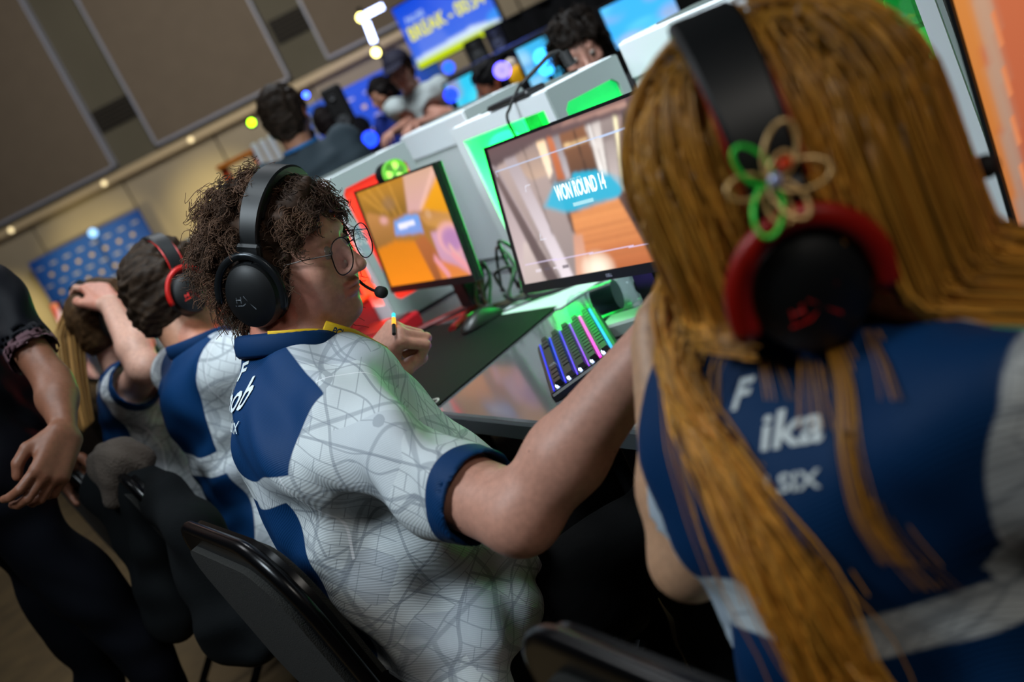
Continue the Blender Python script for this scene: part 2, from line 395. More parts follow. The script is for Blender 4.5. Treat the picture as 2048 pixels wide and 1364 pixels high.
# LED frame: corner of two white tubes with two yellowish bulbs
a0 = at(722, 35, 11.0); a1 = at(766, 12, 11.0); b0 = at(733, 45, 11.0); b1 = at(748, 84, 11.0); c0 = at(752, 105, 10.9)
t = thing('led_light_frame', (a0[0], a0[1], 0), 'light frame of two white-blue tubes and two yellow bulbs beside the screen', 'light')
M().cyl((a0[0]+.05, a0[1]+.06, .02), (a0[0]+.05, a0[1]+.06, a0[2]+.1), .025).obj('pole', m_metalb, t)
M().lathe((a0[0]+.05, a0[1]+.06, 0), (0, 0, 1), [(.28, 0), (.28, .02), (.05, .04)]).obj('base_plate', m_dark, t)
M().tube([a0+(a1-a0)*.2, a1], .032, 10).obj('tube_light', glow('tube_blue', '#b8c8ff', 9), t)
M().tube([b0, b1], .032, 10).obj('tube_light', glow('tube_blue', '#b8c8ff', 9), t)
M().ball(a0, .045).obj('bulb', glow('bulb_yellow', '#fff08a', 9), t); M().ball(c0, .042).obj('bulb', glow('bulb_yellow', '#fff08a', 9), t)
M().tube([a0, b0, b1, c0], .01, 6).obj('arm', m_metalb, t)
lamp('tube_glow', 'POINT', tuple(at(745, 60, 10.7)), None, 5, (0.2, 0.3, 1.0), .1)

# television
r0 = np.array([math.cos(math.radians(YAW)), -math.sin(math.radians(YAW)), 0]); f0 = np.array([math.sin(math.radians(YAW)), math.cos(math.radians(YAW)), 0])
ca, sa = math.cos(math.radians(40)), math.sin(math.radians(40)); tu = r0*ca-f0*sa; tn = -(f0*ca+r0*sa); up = np.array((0, 0, 1.0))
TL = at(783, 20, 11.6); tv0 = np.array((TL[0], TL[1], 1.615)); TW, TH = 1.20, .675
t = thing('television', (tv0[0]+tu[0]*.6, tv0[1]+tu[1]*.6, 0), 'wall-size television on a stand showing a blue screen with yellow countdown text', 'television')
ctr = tv0+tu*TW/2+up*TH/2; Rm = np.stack([tu, tn, up], 1)
M().box(ctr-tn*.03, (TW+.03, .05, TH+.03), Rm, .008).obj('bezel', m_dark, t)
pc_ = Pic(96, 54, '#1f6df0'); pc_.poly([(0, 0), (1, 0), (1, 1), (0, 1)], '#4a78f0', '#0448de')
pc_.poly([(.1, .15), (.45, .15), (.4, .45), (.1, .5)], '#6f8cf0', alpha=.5); pc_.blur(6)
pc_.poly([(0, 0), (1, 0), (1, .10), (0, .13)], '#c9e000'); pc_.poly([(0, .12), (1, .10), (.95, .15), (.7, .22), (.55, .2), (.3, .19), (0, .17)], '#d8ecff')
pc_.poly([(.85, .16), (1, .14), (1, .3), (.9, .28)], '#3aa0ff', alpha=.7); pc_.blur(2)
pc_.obj('display', tv0+tn*.0, tu*TW, up*TH, picture('tv_picture', 1.0), t)
lettering('countdown_text', 'BREAK - 00:34', .15, ctr+up*.02, tu, up, tn, glow('tv_yellow', '#f0ee30', 1.0), t, bold=.03, width=1.06, off=.004)
lettering('small_caption', 'PAUSE', .07, ctr+up*.16-tu*.36, tu, up, tn, glow('tv_pale', '#b8d4ff', .9), t, bold=.02, off=.004)
M().cyl((ctr[0]-tn[0]*.1, ctr[1]-tn[1]*.1, .03), (ctr[0]-tn[0]*.1, ctr[1]-tn[1]*.1, 1.7), .035).obj('pole', m_metalb, t)
M().box((ctr[0]-tn[0]*.1, ctr[1]-tn[1]*.1, .02), (.9, .6, .04), Rm, .01).obj('base_plate', m_metalb, t)

# orange ladder
t0 = at(478, 322, 10.0); m_or = mat('orange_fibreglass', '#d8501c', 0.5); gz = t0[2]
t = thing('step_ladder', (t0[0], t0[1], 0), 'orange fibreglass step ladder in front of the far wall', 'ladder')
for s in (-1, 1):
    for fb in (0, 1):
        p0 = np.array((t0[0], t0[1], gz))+WU*(.16*s); p1 = np.array((t0[0], t0[1], 0))+WU*(.27*s)-WN*(.55*fb-.05)
        d = p1-p0; ln = np.linalg.norm(d); d /= ln; e = np.cross(d, WU); e /= np.linalg.norm(e); ww = np.cross(e, d)
        M().box((p0+p1)/2, (.075, .03, ln), np.stack([ww, e, d], 1), .004).obj('side_rail', m_or, t)
for k in range(5):
    q = k/5+.17; c = np.array((t0[0], t0[1], gz*(1-q)))+WN*.05*q
    M().box(c, (.32+.2*q, .08, .03), np.stack([WU, WN, up], 1), .004).obj('step', m_or if k else m_grey, t)
M().box((t0[0], t0[1], gz+.02), (.4, .16, .05), np.stack([WU, WN, up], 1), .01).obj('top_cap', mat('cap_orange', '#e8862a', .5), t)
# dark drape on a rail behind the right-hand desks
m_drape = mat('drape_black', '#07080c', 0.9, sheen=.1)
d0 = at(1000, 135, 10.5); d1 = at(1420, -95, 9.6); dd = (d1-d0)*np.array((1, 1, 0)); ln = np.linalg.norm(dd); dd /= ln; dn = np.cross(up, dd); top = 1.62
t = thing('black_drape', (d0[0], d0[1], 0), 'black drape hanging on a rail behind the right-hand desks', 'drape')
def drape(u, v):
    s_ = u*ln; return np.array((d0[0], d0[1], 0.02+v*(top-.02)))+dd*s_+dn*(.045*math.sin(s_*22)+.02*math.sin(s_*9.3+v))
M().grid(drape, 110, 4).obj('curtain', m_drape, t, smooth=True)
M().tube([np.array((d0[0], d0[1], top+.01)), np.array((d0[0], d0[1], top+.01))+dd*ln], .02, 8).obj('rail', m_metalb, t)
for s_ in (0.02, ln*.5, ln-.02):
    p = np.array((d0[0], d0[1], 0))+dd*s_+dn*.09; M().cyl(p, p+up*(top+.01), .02, n=10).obj('post', m_metalb, t)
# ================================================================ tables
m_top = mat('table_laminate', '#55575a', 0.14, noise=0.08, scale=40, coat=.3)
m_edge = mat('table_edge', '#3b4044', 0.35)
m_leg = mat('table_leg', '#1b1d1f', 0.4, metal=.5)
def table(x0, x1, y0, y1, label, zt=.74, mt=None, group=None):
    t = thing('folding_table', ((x0+x1)/2, (y0+y1)/2, 0), label, 'table', group)
    M().box(((x0+x1)/2, (y0+y1)/2, zt-.014), (x1-x0-.012, y1-y0-.012, .028), None, .004).obj('tabletop', mt or m_top, t)
    q = M()
    for a, b in (((x0, y0), (x1, y0)), ((x1, y0), (x1, y1)), ((x1, y1), (x0, y1)), ((x0, y1), (x0, y0))):
        c = ((a[0]+b[0])/2, (a[1]+b[1])/2, zt-.019); q.box(c, (abs(b[0]-a[0])+.008, abs(b[1]-a[1])+.008, .036), None, .005)
    q.obj('edge_band', m_edge, t)
    for y in (y0+.18, y1-.18):
        for x in (x0+.1, x1-.1): M().cyl((x, y, 0), (x, y, zt-.03), .014, n=10).obj('leg', m_leg, t)
        M().cyl((x0+.1, y, .2), (x1-.1, y, .2), .01, n=8).obj('crossbar', m_leg, t)
    return t
table(.775, 1.52, -.46, 1.40, 'grey laminate folding table in front of the long blond hair')
table(.765, 1.52, 1.41, 3.20, 'grey laminate folding table with the black desk mat and lit keyboard')
table(.765, 1.52, 3.21, 5.0, 'grey folding table farther up the row beside the ponytail player')
table(1.535, 2.28, -.46, 1.40, 'folding table of the opposite row behind the nearest white computer')
table(1.535, 2.28, 1.41, 3.20, 'folding table of the opposite row in front of the dark-haired player')
table(1.535, 2.28, 3.21, 4.12, 'folding table of the opposite row below the bearded man')

# ================================================================ computers
m_case = mat('case_white', '#d8dee2', 0.7, spec=.15)
m_caseg = mat('case_grey_side', '#97a2a0', 0.7, spec=.15)
m_brush = mat('case_brushed', '#c6cacc', 0.4, metal=.1)
m_board = mat('circuit_board', '#46544c', 0.5, noise=.4, scale=60)
m_glass = pane('clear_glass', (.92, .97, .95), .18)
LED = {'green': ('#14ff50', (.03, 1, .15)), 'red': ('#ff3018', (1, .05, .02))}
def pc(x0, w, y0, y1, zt, color, label, side='glass', es=10, power=5.0):
    z0 = .745; h = zt-z0; c, lc = LED[color]; ml = glow('led_'+color, c, es)
    t = thing('desktop_computer', ((x0+w/2), (y0+y1)/2, z0), label, 'computer')
    th = .006; x1 = x0+w; cx, cy, cz = x0+w/2, (y0+y1)/2, z0+h/2
    q = M()
    q.box((cx+.0015, cy+.003, zt-.011), (w-.008, y1-y0-.014, .022), None, .003); q.box((cx+.0015, cy+.003, z0+.02), (w-.008, y1-y0-.014, .03), None, .003)
    q.box((cx, y1-.0045, cz), (w-.003, .008, h-.046), None, .002); q.box((x1-.004, cy+.003, cz), (.007, y1-y0-.03, h-.046), None, .002)
    q.obj('case', m_case, t)
    M().box((cx, cy, zt+.002), (w*.55, (y1-y0)*.62, .006), None, .002).obj('top_vent', mat('vent_mesh', '#55605c', .6), t)
    for yy in (y0+.05, y1-.05):
        for xx in (x0+.03, x1-.03): M().cyl((xx, yy, .74), (xx, yy, z0+.008), .014, n=10).obj('foot', m_black, t)
    if side == 'glass':
        fr = .042; rect = lambda a, b, c2, d: [(a, b), (c2, b), (c2, d), (a, d)]
        M().ring(rect(.0105, .003, y1-y0-.001, h-.002), rect(fr, fr+.02, y1-y0-fr, h-fr), (x0-.001, y0, z0), (0, 1, 0), (0, 0, 1), (1, 0, 0), th).obj('side_frame', m_case, t)
        M().box((x0+.004, cy, cz+.005), (.003, y1-y0-2*fr+.004, h-2*fr-.016)).obj('glass_panel', m_glass, t)
    else:
        M().box((x0+.003, cy+.003, cz-.044), (th, y1-y0-.022, h-.09), None, .001).obj('side_panel', m_brush, t)
        M().box((x0-.0005, cy+.004, zt-.047), (.008, y1-y0-.012, .088), None, .003).obj('upper_band', m_case, t)
    # front window, its inner light put into the pane as emission
    wx0, wx1, wz0, wz1 = .028, w-.026, .06, h-.048
    rr = lambda a, b, c2, d, r: [(a+r, b), (c2-r, b), (c2, b+r), (c2, d-r), (c2-r, d), (a+r, d), (a, d-r), (a, b+r)]
    M().ring(rr(.0005, .0025, w-.0005, h-.0012, .004), rr(wx0, wz0, wx1, wz1, .014), (x0, y0-.001, z0), (1, 0, 0), (0, 0, 1), (0, 1, 0), .01).obj('front_frame', m_caseg, t)
    M().prism(rr(wx0-.002, wz0-.002, wx1+.002, wz1+.002, .012), (x0, y0+.012, z0), (1, 0, 0), (0, 0, 1), (0, 1, 0), .003).obj('tinted_window', mat('window_glow_'+color, c, .35, emit='#18e878' if color == 'green' else '#ff3a2c', es=.72, noise=.25, scale=9), t)
    # inside: board, graphics card, memory, fans and light bars
    M().box((x1-.03, cy+.02, cz+.02), (.004, (y1-y0)*.7, h*.72)).obj('mainboard', m_board, t)
    g = M().box((x1-.075, cy-.02, z0+h*.42), (.075, (y1-y0)*.6, .045), None, .006).obj('graphics_card', m_grey, t)
    for k in range(4): M().box((x1-.05, cy+.02+k*.012, z0+h*.74), (.035, .005, .12)).obj('memory_stick', mat('mem_glow_'+color, c, .4, emit=c, es=1.2), t)
    M().box((x1-.06, cy-.08, z0+h*.72), (.05, .07, .07), None, .01).obj('cooler', m_grey, t)
    for k, zz in enumerate((z0+.10, z0+.22, z0+.34)):
        if zz+.06 > zt: continue
        r = .052; o = (cx, y1-.03, zz)
        fa = M().lathe(o, (0, -1, 0), [(r, 0), (r+.004, 0), (r+.004, .022), (r, .022), (r-.006, .014)], 24).obj('fan_ring', ml, t)
        q = M().lathe(o, (0, -1, 0), [(.017, 0), (.017, .02), (.01, .022)], 14)
        for b in range(7):
            an = 2*PI*b/7; d = np.array((math.cos(an), 0, math.sin(an))); e = np.array((-math.sin(an), .5, math.cos(an)))
            q.add([np.array(o)+d*.016-(0, .01, 0), np.array(o)+d*.046-(0, .01, 0)-e*.008, np.array(o)+d*.046-(0, .01, 0)+e*.016, np.array(o)+d*.018-(0, .01, 0)+e*.012], [(0, 1, 2, 3)])
        q.obj('fan_blades', mat('fan_smoke', '#8fa09a', .3), fa)
    q = M(); q.box((x1-.02, y1-.045, cz), (.012, .012, h*.8)); q.box((x1-.02, cy, z0+.04), (.012, (y1-y0)*.86, .012)); q.box((x0+.05, cy, zt-.028), (.01, (y1-y0)*.8, .008))
    q.obj('light_strip', ml, t)
    M().tube([(x0+.05, cy+.1, z0+.04), (x0+.04, cy+.06, z0+.15), (x0+.06, cy-.02, z0+.2), (x1-.06, cy-.06, z0+.2)], .006, 6).obj('power_cable', m_black, t)
    lamp('case_light', 'POINT', (cx-.03, cy+.06, cz+.02), None, power, lc, .04)
    return t
pc(1.40, .22, 2.125, 2.62, 1.205, 'green', 'white computer with green-lit glass side, behind the monitor with the wooden floor game', es=12, power=4.2)
pc(1.40, .22, 1.085, 1.614, 1.222, 'green', 'nearest white computer with green-lit interior, behind the blond head', es=3, power=2.2)
pc(1.20, .285, 3.075, 3.52, 1.222, 'red', 'white computer with red-lit front window, behind the orange game monitor', es=6, power=5)
pc(1.66, .22, 1.66, 2.155, 1.222, 'green', 'white computer with closed brushed side, between the two green glass ones', side='solid', es=4, power=1)
pc(1.66, .22, 2.97, 3.456, 1.227, 'green', 'white computer with closed brushed side, right of the orange game monitor', side='solid', es=4, power=1.5)
pc(1.29, .22, 4.22, 4.66, 1.20, 'green', 'white computer with green glow beyond the curly-haired player', es=6, power=2)
# lime light puck added for the glow at the red computer's front corner
t = thing('added_lime_glow', (1.455, 3.05, 1.15), 'lime green glowing fan seen above the orange game monitor', 'light')
q = M(); o = at(787, 345, 3.02)
M().lathe(o, (0, -1, 0), [(.032, 0), (.035, 0), (.035, .02), (.032, .02), (.029, .01)], 24).obj('ring', glow('lime', '#6fd83a', 1.0), t)
for k in range(6):
    an = k*PI/3; M().ball(o+np.array((math.cos(an)*.019, -.008, math.sin(an)*.019)), (.011, .006, .012)).obj('blade', glow('lime%d' % (k % 2), '#b8ff6a' if k % 2 else '#5fae3a', 1.5 if k % 2 else .8), t)
M().cyl(o+np.array((0, -.002, 0)), o+np.array((0, .05, 0)), .034).obj('housing', m_dark, t)

# ================================================================ monitors
m_bez = mat('bezel_black', '#0d0f12', 0.35)
def monitor(lb, yaw, lean, W, H, pic, label, es=1.0, base_glow=False):
    a = math.radians(yaw); l = math.radians(lean); lb = np.array(lb, float)
    r = np.array((math.sin(a), -math.cos(a), 0)); back = np.array((math.cos(a), math.sin(a), 0))
    u = up*math.cos(l)+back*math.sin(l); n = np.cross(r, u); Rm = np.stack([r, u, n], 1)
    ctr = lb+r*W/2; b0 = np.array((ctr[0], ctr[1], .74))+back*.11
    t = thing('monitor', (b0[0], b0[1], .741), label, 'monitor')
    M().box(lb+r*W/2+u*H/2-n*.016, (W, H, .02), Rm, .003).obj('back_shell', m_bez, t)
    M().box(lb+r*W/2+u*H*.45-n*.036, (W*.55, H*.6, .03), Rm, .01).obj('rear_bulge', m_dark, t)
    bz, bb = .006, .019; rect = lambda a0, b_, c2, d: [(a0, b_), (c2, b_), (c2, d), (a0, d)]
    M().ring(rect(0, 0, W, H), rect(bz, bb, W-bz, H-bz), lb-n*.006, r, u, n, .008).obj('bezel', m_bez, t)
    pic.obj('screen', lb+r*bz+u*bb-n*.003, r*(W-2*bz), u*(H-bz-bb), picture('pic_'+label[:12], es), t)
    M().box((b0[0]-back[0]*.02, b0[1]-back[1]*.02, .88), (.035, .07, .26), np.stack([back, -r, up], 1), .006).obj('stand_neck', m_dark, t)
    for s in (-1, 1):
        q0 = b0+np.array((0, 0, .01)); q1 = b0-back*.16+r*s*.12+np.array((0, 0, .01))
        M().tube([q0, q1], .013, 8, flat=.6).obj('stand_foot', m_dark if not base_glow else mat('foot_red_lit', '#5a0c0c', .35), t)  # red light on the feet is painted into their colour
    return t, lb, r, u, n
S = .92
def sc(pts): return [(.922*x-.085*y-.006+.024*x*y, y) for x, y in pts]
p = Pic(256, 140, '#8d7d7c')
p.poly(sc([(0, 1), (0, .8), (.12, .86), (.4, .93), (.62, .90), (1.09, .90), (1.09, 1)]), '#4c4042', '#6a5354')
p.poly(sc([(.5, .98), (.93, .95), (.93, .985), (.6, .99)]), '#c09a8c', '#a87e72')
p.poly(sc([(0, .97), (.115, .86), (.24, 0), (0, 0)]), '#c9b4b4', '#998a8c')
p.poly(sc([(0, 0), (.24, 0), (.2, .3), (.1, .3)]), '#b9a8a4', '#cbb9b4')
p.poly(sc([(.115, .864), (.39, .926), (.397, .67), (.45, .4), (.42, 0), (.24, 0)]), '#8d7f7d', '#b5a09a')
p.poly(sc([(.2, .88), (.39, .925), (.4, .7), (.3, .7)]), '#c8a890', '#8f7b76', alpha=.8)
p.poly(sc([(.067, .88), (.103, .832), (.241, -.02), (.158, 0)]), '#5a4a4a', '#6f5c5a')
p.poly(sc([(.177, .89), (.254, .897), (.336, -.03), (.261, -.02)]), '#e2d6dc', '#a99a9c')
p.line(sc([(.30, .3)])[0], sc([(.32, .95)])[0], .008, '#55453f'); p.line(sc([(.2, .32)])[0], sc([(.14, 0)])[0], .006, '#6d5d5a')
p.poly(sc([(.403, .93), (.46, .93), (.438, .714), (.402, .669)]), '#ffe9cf', '#ffd9b0')
p.poly(sc([(.471, .934), (.506, .931), (.493, .65), (.46, .5), (.445, .62)]), '#a85a34', '#c8744a')
p.poly(sc([(.504, .926), (.545, .927), (.537, .646), (.499, .636)]), '#b9b0b4', '#8e8486')
p.poly(sc([(.44, .66), (.5, .63), (.54, .62), (.45, .25), (.42, .3)]), '#57433c', '#7c5c4c')
p.poly(sc([(.545, .927), (.696, .93), (.685, .617), (.526, .627)]), '#5b4030', '#8a5c40')
p.poly(sc([(.552, .855), (.684, .849), (.684, .833), (.547, .838)]), '#ffd9a0'); p.line(sc([(.62, .62)])[0], sc([(.63, .92)])[0], .012, '#3c2a22'); p.poly(sc([(.53, .66), (.69, .65), (.686, .617), (.526, .627)]), '#2c201c')
p.poly(sc([(.694, .925), (.776, .923), (.73, .575), (.685, .617)]), '#f4eee8', '#cabfba')
for k in range(3): p.line(sc([(.705+k*.012, .92)])[0], sc([(.683+k*.014, .62)])[0], .006, '#ffffff' if k % 2 else '#6a5a55')
p.poly(sc([(.776, .923), (.85, .918), (.775, .468), (.721, .583)]), '#4a3e40', '#9a8a86')
p.poly(sc([(.764, .796), (.815, .789), (.775, .46), (.729, .58)]), '#c9bcb8', '#9f918e')
p.poly(sc([(.85, .918), (1.09, .91), (1.09, .2), (.844, .318), (.775, .468)]), '#6a5656', '#97807c')
p.poly(sc([(.895, .924), (.98, .902), (.951, .718), (.855, .735)]), '#3a3236', '#4a4042'); p.poly(sc([(.985, .91), (1.01, .91), (.985, .72), (.955, .73)]), '#9a7a6a')
p.line(sc([(.86, .735)])[0], sc([(1.0, .70)])[0], .012, '#8a7470'); p.line(sc([(.862, .60)])[0], sc([(1.05, .53)])[0], .006, '#4f4140')
p.poly(sc([(.848, .918), (.866, .917), (.783, .471), (.768, .468)]), '#fff4c8')
p.poly(sc([(.775, .468), (.86, .30), (.98, 0), (.80, 0), (.731, .439)]), '#4a3430', '#5e463f')
p.poly(sc([(.45, .411), (.731, .439), (.80, 0), (.412, -.01), (.436, .276)]), '#b8663a', '#e29458', tex=.1)
for k in range(30):
    y = .43-.43*(k/30)**.8; p.line(sc([(.44-.01*k/30, y)])[0], sc([(.735+.06*k/30, y)])[0], .004, '#8f4a28' if k % 3 else '#f0a868', .45)
p.poly(sc([(.419, .269), (.473, .266), (.432, 0), (.351, 0)]), '#d9a184', '#c9927a')
p.blob(sc([(.49, .02)])[0], (.10, .13), '#fff2dc', .95)
p.blur(2)
p.poly(sc([(.408, .61), (.522, .617), (.543, .666), (.673, .64), (.681, .602), (.73, .583), (.775, .48), (.731, .439), (.607, .455), (.471, .428), (.415, .445), (.33, .505)]), '#18a8cc', '#1fb4d8', alpha=.85)
p.poly(sc([(.30, .5), (.42, .42), (.72, .43), (.82, .52), (.7, .63), (.42, .64)]), '#22b4d4', alpha=.4); p.blur(6)
p.line(sc([(.097, .833)])[0], sc([(1.07, .827)])[0], .008, '#b9cdf0', .8); p.line(sc([(.058, .142)])[0], sc([(1.07, .11)])[0], .008, '#d8c8e8', .8); p.line(sc([(.097, .833)])[0], sc([(.096, .79)])[0], .007, '#d0d4e8', .8)
for pts in ([(.836, .669), (.878, .666), (.875, .613)], [(.229, .336), (.217, .287), (.256, .287)], [(.239, .635), (.247, .674), (.281, .677)]):
    for a_, b_ in zip(pts[:-1], pts[1:]): p.line(sc([a_])[0], sc([b_])[0], .009, '#d8d8e4', .8)
for k in range(4): p.line((.09+k*.055, .085-.003*k), (.09+k*.055+.035, .083-.003*k), .02, '#5c5058' if k % 2 else '#d8ccd4', .8)
p.line(sc([(.77, .286)])[0], sc([(.85, .285)])[0], .03, '#3a3034', .9); p.line(sc([(.8, .287)])[0], sc([(.845, .286)])[0], .016, '#e8e0e0', .9)
m3, lb, r_, u_, n_ = monitor((1.06, 2.0, .857), 5, 12, .575, .312, p, 'monitor showing a wooden floor corridor game and WON ROUND 14, left of the blond hair', 1.25)
W3 = .575; at3 = lambda u, v: lb+r_*(.006+sc([(u, v)])[0][0]*(W3-.012))+u_*(.019+v*(.312-.025))-n_*.0025
lettering('screen_text', 'WON ROUND 14', .031, at3(.555, .566), r_, u_, n_, glow('txt_white', '#f4ffff', 1.6), m3, bold=.02, width=.153)
lettering('screen_text', 'FISHER', .014, at3(.55, .612), r_, u_, n_, glow('txt_pale', '#aee8f4', 1.0), m3, width=.035)
M().box(at3(.546, .465)+n_*.001, (.062, .007, .0005), np.stack([r_, u_, n_], 1)).obj('screen_text_bar', glow('txt_pale', '#aee8f4', 1.0), m3)
lettering('maker_mark', 'DELL', .006, lb+r_*.29+u_*.009+n_*.0022, r_, u_, n_, mat('mark_grey', '#8a8d92', .4), m3, bold=.02)
p = Pic(150, 86, '#9a6a2c')
def s2(pts): return [((x-.035)/1.045, y) for x, y in pts]
p.poly(s2([(.0, 1), (.72, 1), (.6, .67), (.4, .67), (.0, .8)]), '#7d5a20', '#b07a28')
for a_, b_ in (((.2, 1), (.36, .7)), ((.33, 1), (.45, .68)), ((.5, 1), (.52, .68)), ((.1, .95), (.3, .74))): p.line(s2([a_])[0], s2([b_])[0], .03, '#c89038', .7)
p.blob((.36, .80), (.1, .09), '#8d6a48', .8)
p.poly(s2([(.704, 1), (1.09, 1), (1.08, .915), (.76, .65), (.69, .659), (.6, .66)]), '#c79a98', '#c89e86'); p.line(s2([(1.05, .96)])[0], s2([(.76, .66)])[0], .03, '#e4b4a4')
p.poly(s2([(1.075, .91), (1.1, .55), (.83, .65), (.764, .653)]), '#d08c10', '#e49a0c')
p.poly(s2([(.093, .777), (.365, .672), (.345, .489), (.147, .393), (.033, .399), (.03, .7)]), '#8a5f2a', '#b47c44'); p.blob(s2([(.27, .66)])[0], (.07, .05), '#d8a0a0', .9)
p.poly(s2([(.82, .64), (1.09, .56), (1.09, .44), (.89, .46), (.76, .52), (.72, .62)]), '#c08a3c', '#b07c4c')
p.blob(s2([(.83, .61)])[0], (.035, .045), '#e0b48c', .9); p.blob(s2([(.83, .61)])[0], (.017, .022), '#8a5a20', .9)
p.poly(s2([(0, .40), (.32, .44), (.56, .405), (.64, 0), (0, 0)]), '#e0800c', '#cc760e', tex=.12)
p.poly(s2([(.56, .405), (.7, .44), (.8, .2), (.86, 0), (.63, 0)]), '#8e5028', '#a86030')
p.poly(s2([(.78, .44), (1.09, .47), (1.09, 0), (.86, 0), (.78, .21)]), '#b98aa0', '#c090a8')
p.blob(s2([(.98, .35)])[0], (.15, .17), '#e0a4a0', 1, 6); p.blob(s2([(.985, .34)])[0], (.12, .13), '#a878a4', 1, 6); p.line(s2([(.93, .3)])[0], s2([(1.07, .05)])[0], .05, '#d8a49c')
p.poly(s2([(.8, .17), (.95, .1), (1.06, 0), (.72, 0), (.71, .2)]), '#d07a34', '#c8703c'); p.line(s2([(.72, .22)])[0], s2([(.82, .02)])[0], .07, '#d8909a'); p.line(s2([(.93, .22)])[0], s2([(1.08, .03)])[0], .08, '#d89098')
p.blur(2)
p.poly(s2([(.397, .63), (.531, .637), (.548, .656), (.718, .631), (.701, .457), (.345, .489)]), '#7890d0', '#5f9adf', alpha=.95); p.blur(2)
p.line(s2([(.423, .562)])[0], s2([(.643, .569)])[0], .05, '#e8e4f4', .9); p.blur(2)
m2, lb2, r2, u2, n2 = monitor((1.18, 2.968, .852), 0, 7, .535, .31, p, 'monitor with an orange-yellow game picture, right of the curly-haired player', 1.3, True)
p = Pic(96, 54, '#a8553a')
p.poly([(0, 1), (0, 0), (1, 0), (1, 1)], '#9c4a30', '#b4603c'); p.poly([(0, 1), (.045, 1), (.012, 0), (0, 0)], '#a8602c', '#c07838'); p.poly([(.05, 1), (.09, 1), (.035, 0), (.01, 0)], '#8f7264', '#b08a70')
p.poly([(.35, 1), (.6, 1), (.55, 0), (.3, 0)], '#8a4a34', '#a05a3c'); p.blur(1); p.line((.09, 1), (.035, 0), .012, '#c8784c')
m4, lb4, r4, u4, n4 = monitor((1.03, .815, .86), 0, 5.6, .575, .312, p, 'monitor with a plain terracotta wall picture at the right edge of the view', 1.0)
lettering('screen_text', 'FPS: 258', .0055, lb4+r4*.032+u4*.028-n4*.002, r4, u4, n4, glow('txt_white', '#f4ffff', 1.6), m4)
# monitors of the players farther up the row and across
def small_pic(cols, seed):
    g = np.random.default_rng(seed); p = Pic(40, 24, cols[0])
    for k in range(14):
        x, y = g.random(2); p.blob((x, y), (.1+.2*g.random(), .1+.25*g.random()), cols[k % len(cols)], .8)
    return p.blur(1)
monitor((1.18, 4.0, .852), 0, 5.6, .535, .31, small_pic(['#20486a', '#3a7aa0', '#183048', '#70b0c0'], 1), 'monitor with a dim teal picture facing the player with the red-cupped headset', .8)
monitor((1.16, 5.0, .852), 0, 5.6, .535, .31, small_pic(['#b04030', '#e0a060', '#305060', '#f0c8a0'], 2), 'farthest monitor of the row, with a red and white picture', 1.2)

# ================================================================ things on the table
m_mat = mat('desk_mat', '#0c100f', 0.8, bump=.15, bscale=900, spec=.1)
mp = [(.792, 2.045), (1.235, 2.21), (1.14, 3.03), (.70, 2.88)]
t = thing('desk_mat', (.95, 2.5, .741), 'large black cloth desk mat with rounded corners under the mouse', 'desk mat')
M().prism([(x-.95, y-2.5) for x, y in mp], (.95, 2.5, .7405), (1, 0, 0), (0, 1, 0), (0, 0, 1), .004).obj('cloth', m_mat, t)
rp = at(862, 806, 1.0); rr_ = rp-CAM_POS; rp = CAM_POS+rr_*((.7449-1.30)/rr_[2])
M().lathe(rp, (0, 0, 1), [(.016, 0), (.019, 0), (.019, .0004), (.016, .0004), (.016, 0)], 24).obj('ring_mark', mat('mark_white', '#b8bcb4', .6), t)
# keyboard with individual caps and light between the rows
kc = np.array((.985, 1.772, .744)); kx = np.array((-.177, -.313, 0)); kx /= np.linalg.norm(kx); ky = np.cross(up, kx); ky = -ky if ky[0] < 0 else ky
tl = math.radians(11); ky2 = ky*math.cos(tl)+up*math.sin(tl); kn = np.cross(kx, ky2); kn = kn if kn[2] > 0 else -kn; KR = np.stack([kx, ky2, kn], 1); KS = 1.1; kc = kc+kx*.008
t = thing('keyboard', kc, 'compact black keyboard with blue, violet, magenta and cyan light between the keys', 'keyboard')
kb = kc+up*.024
M().box(kb-kn*.008, (.325*KS, .135*KS, .018), KR, .004).obj('body', m_dark, t)
M().box(kb+kn*.002, (.318*KS, .128*KS, .002), KR).obj('plate', mat('plate', '#0a0a14', .4), t)
rc = ['#0c10ff', '#1c18ff', '#5a20ff', '#9a18ff', '#ff10e0', '#10b8ff']
for i in range(6):
    y = -.058+i*.0228
    M().box(kb+ky2*y*KS+kn*.004, (.314*KS, .0023 if i < 4 else .0050, .003), KR).obj('light_bar', glow('kb'+rc[i], rc[i], 1.15), t)
cap = None; m_cap = mat('keycap_black', '#0b0b10', .35)
widths = [[1]*13+[2], [1.5]+[1]*12+[1.5], [1.75]+[1]*11+[2.25], [2.25]+[1]*10+[2.75], [1.25, 1.25, 1.25, 6.25, 1.25, 1.25, 1.25, 1.25]]
caps = {}
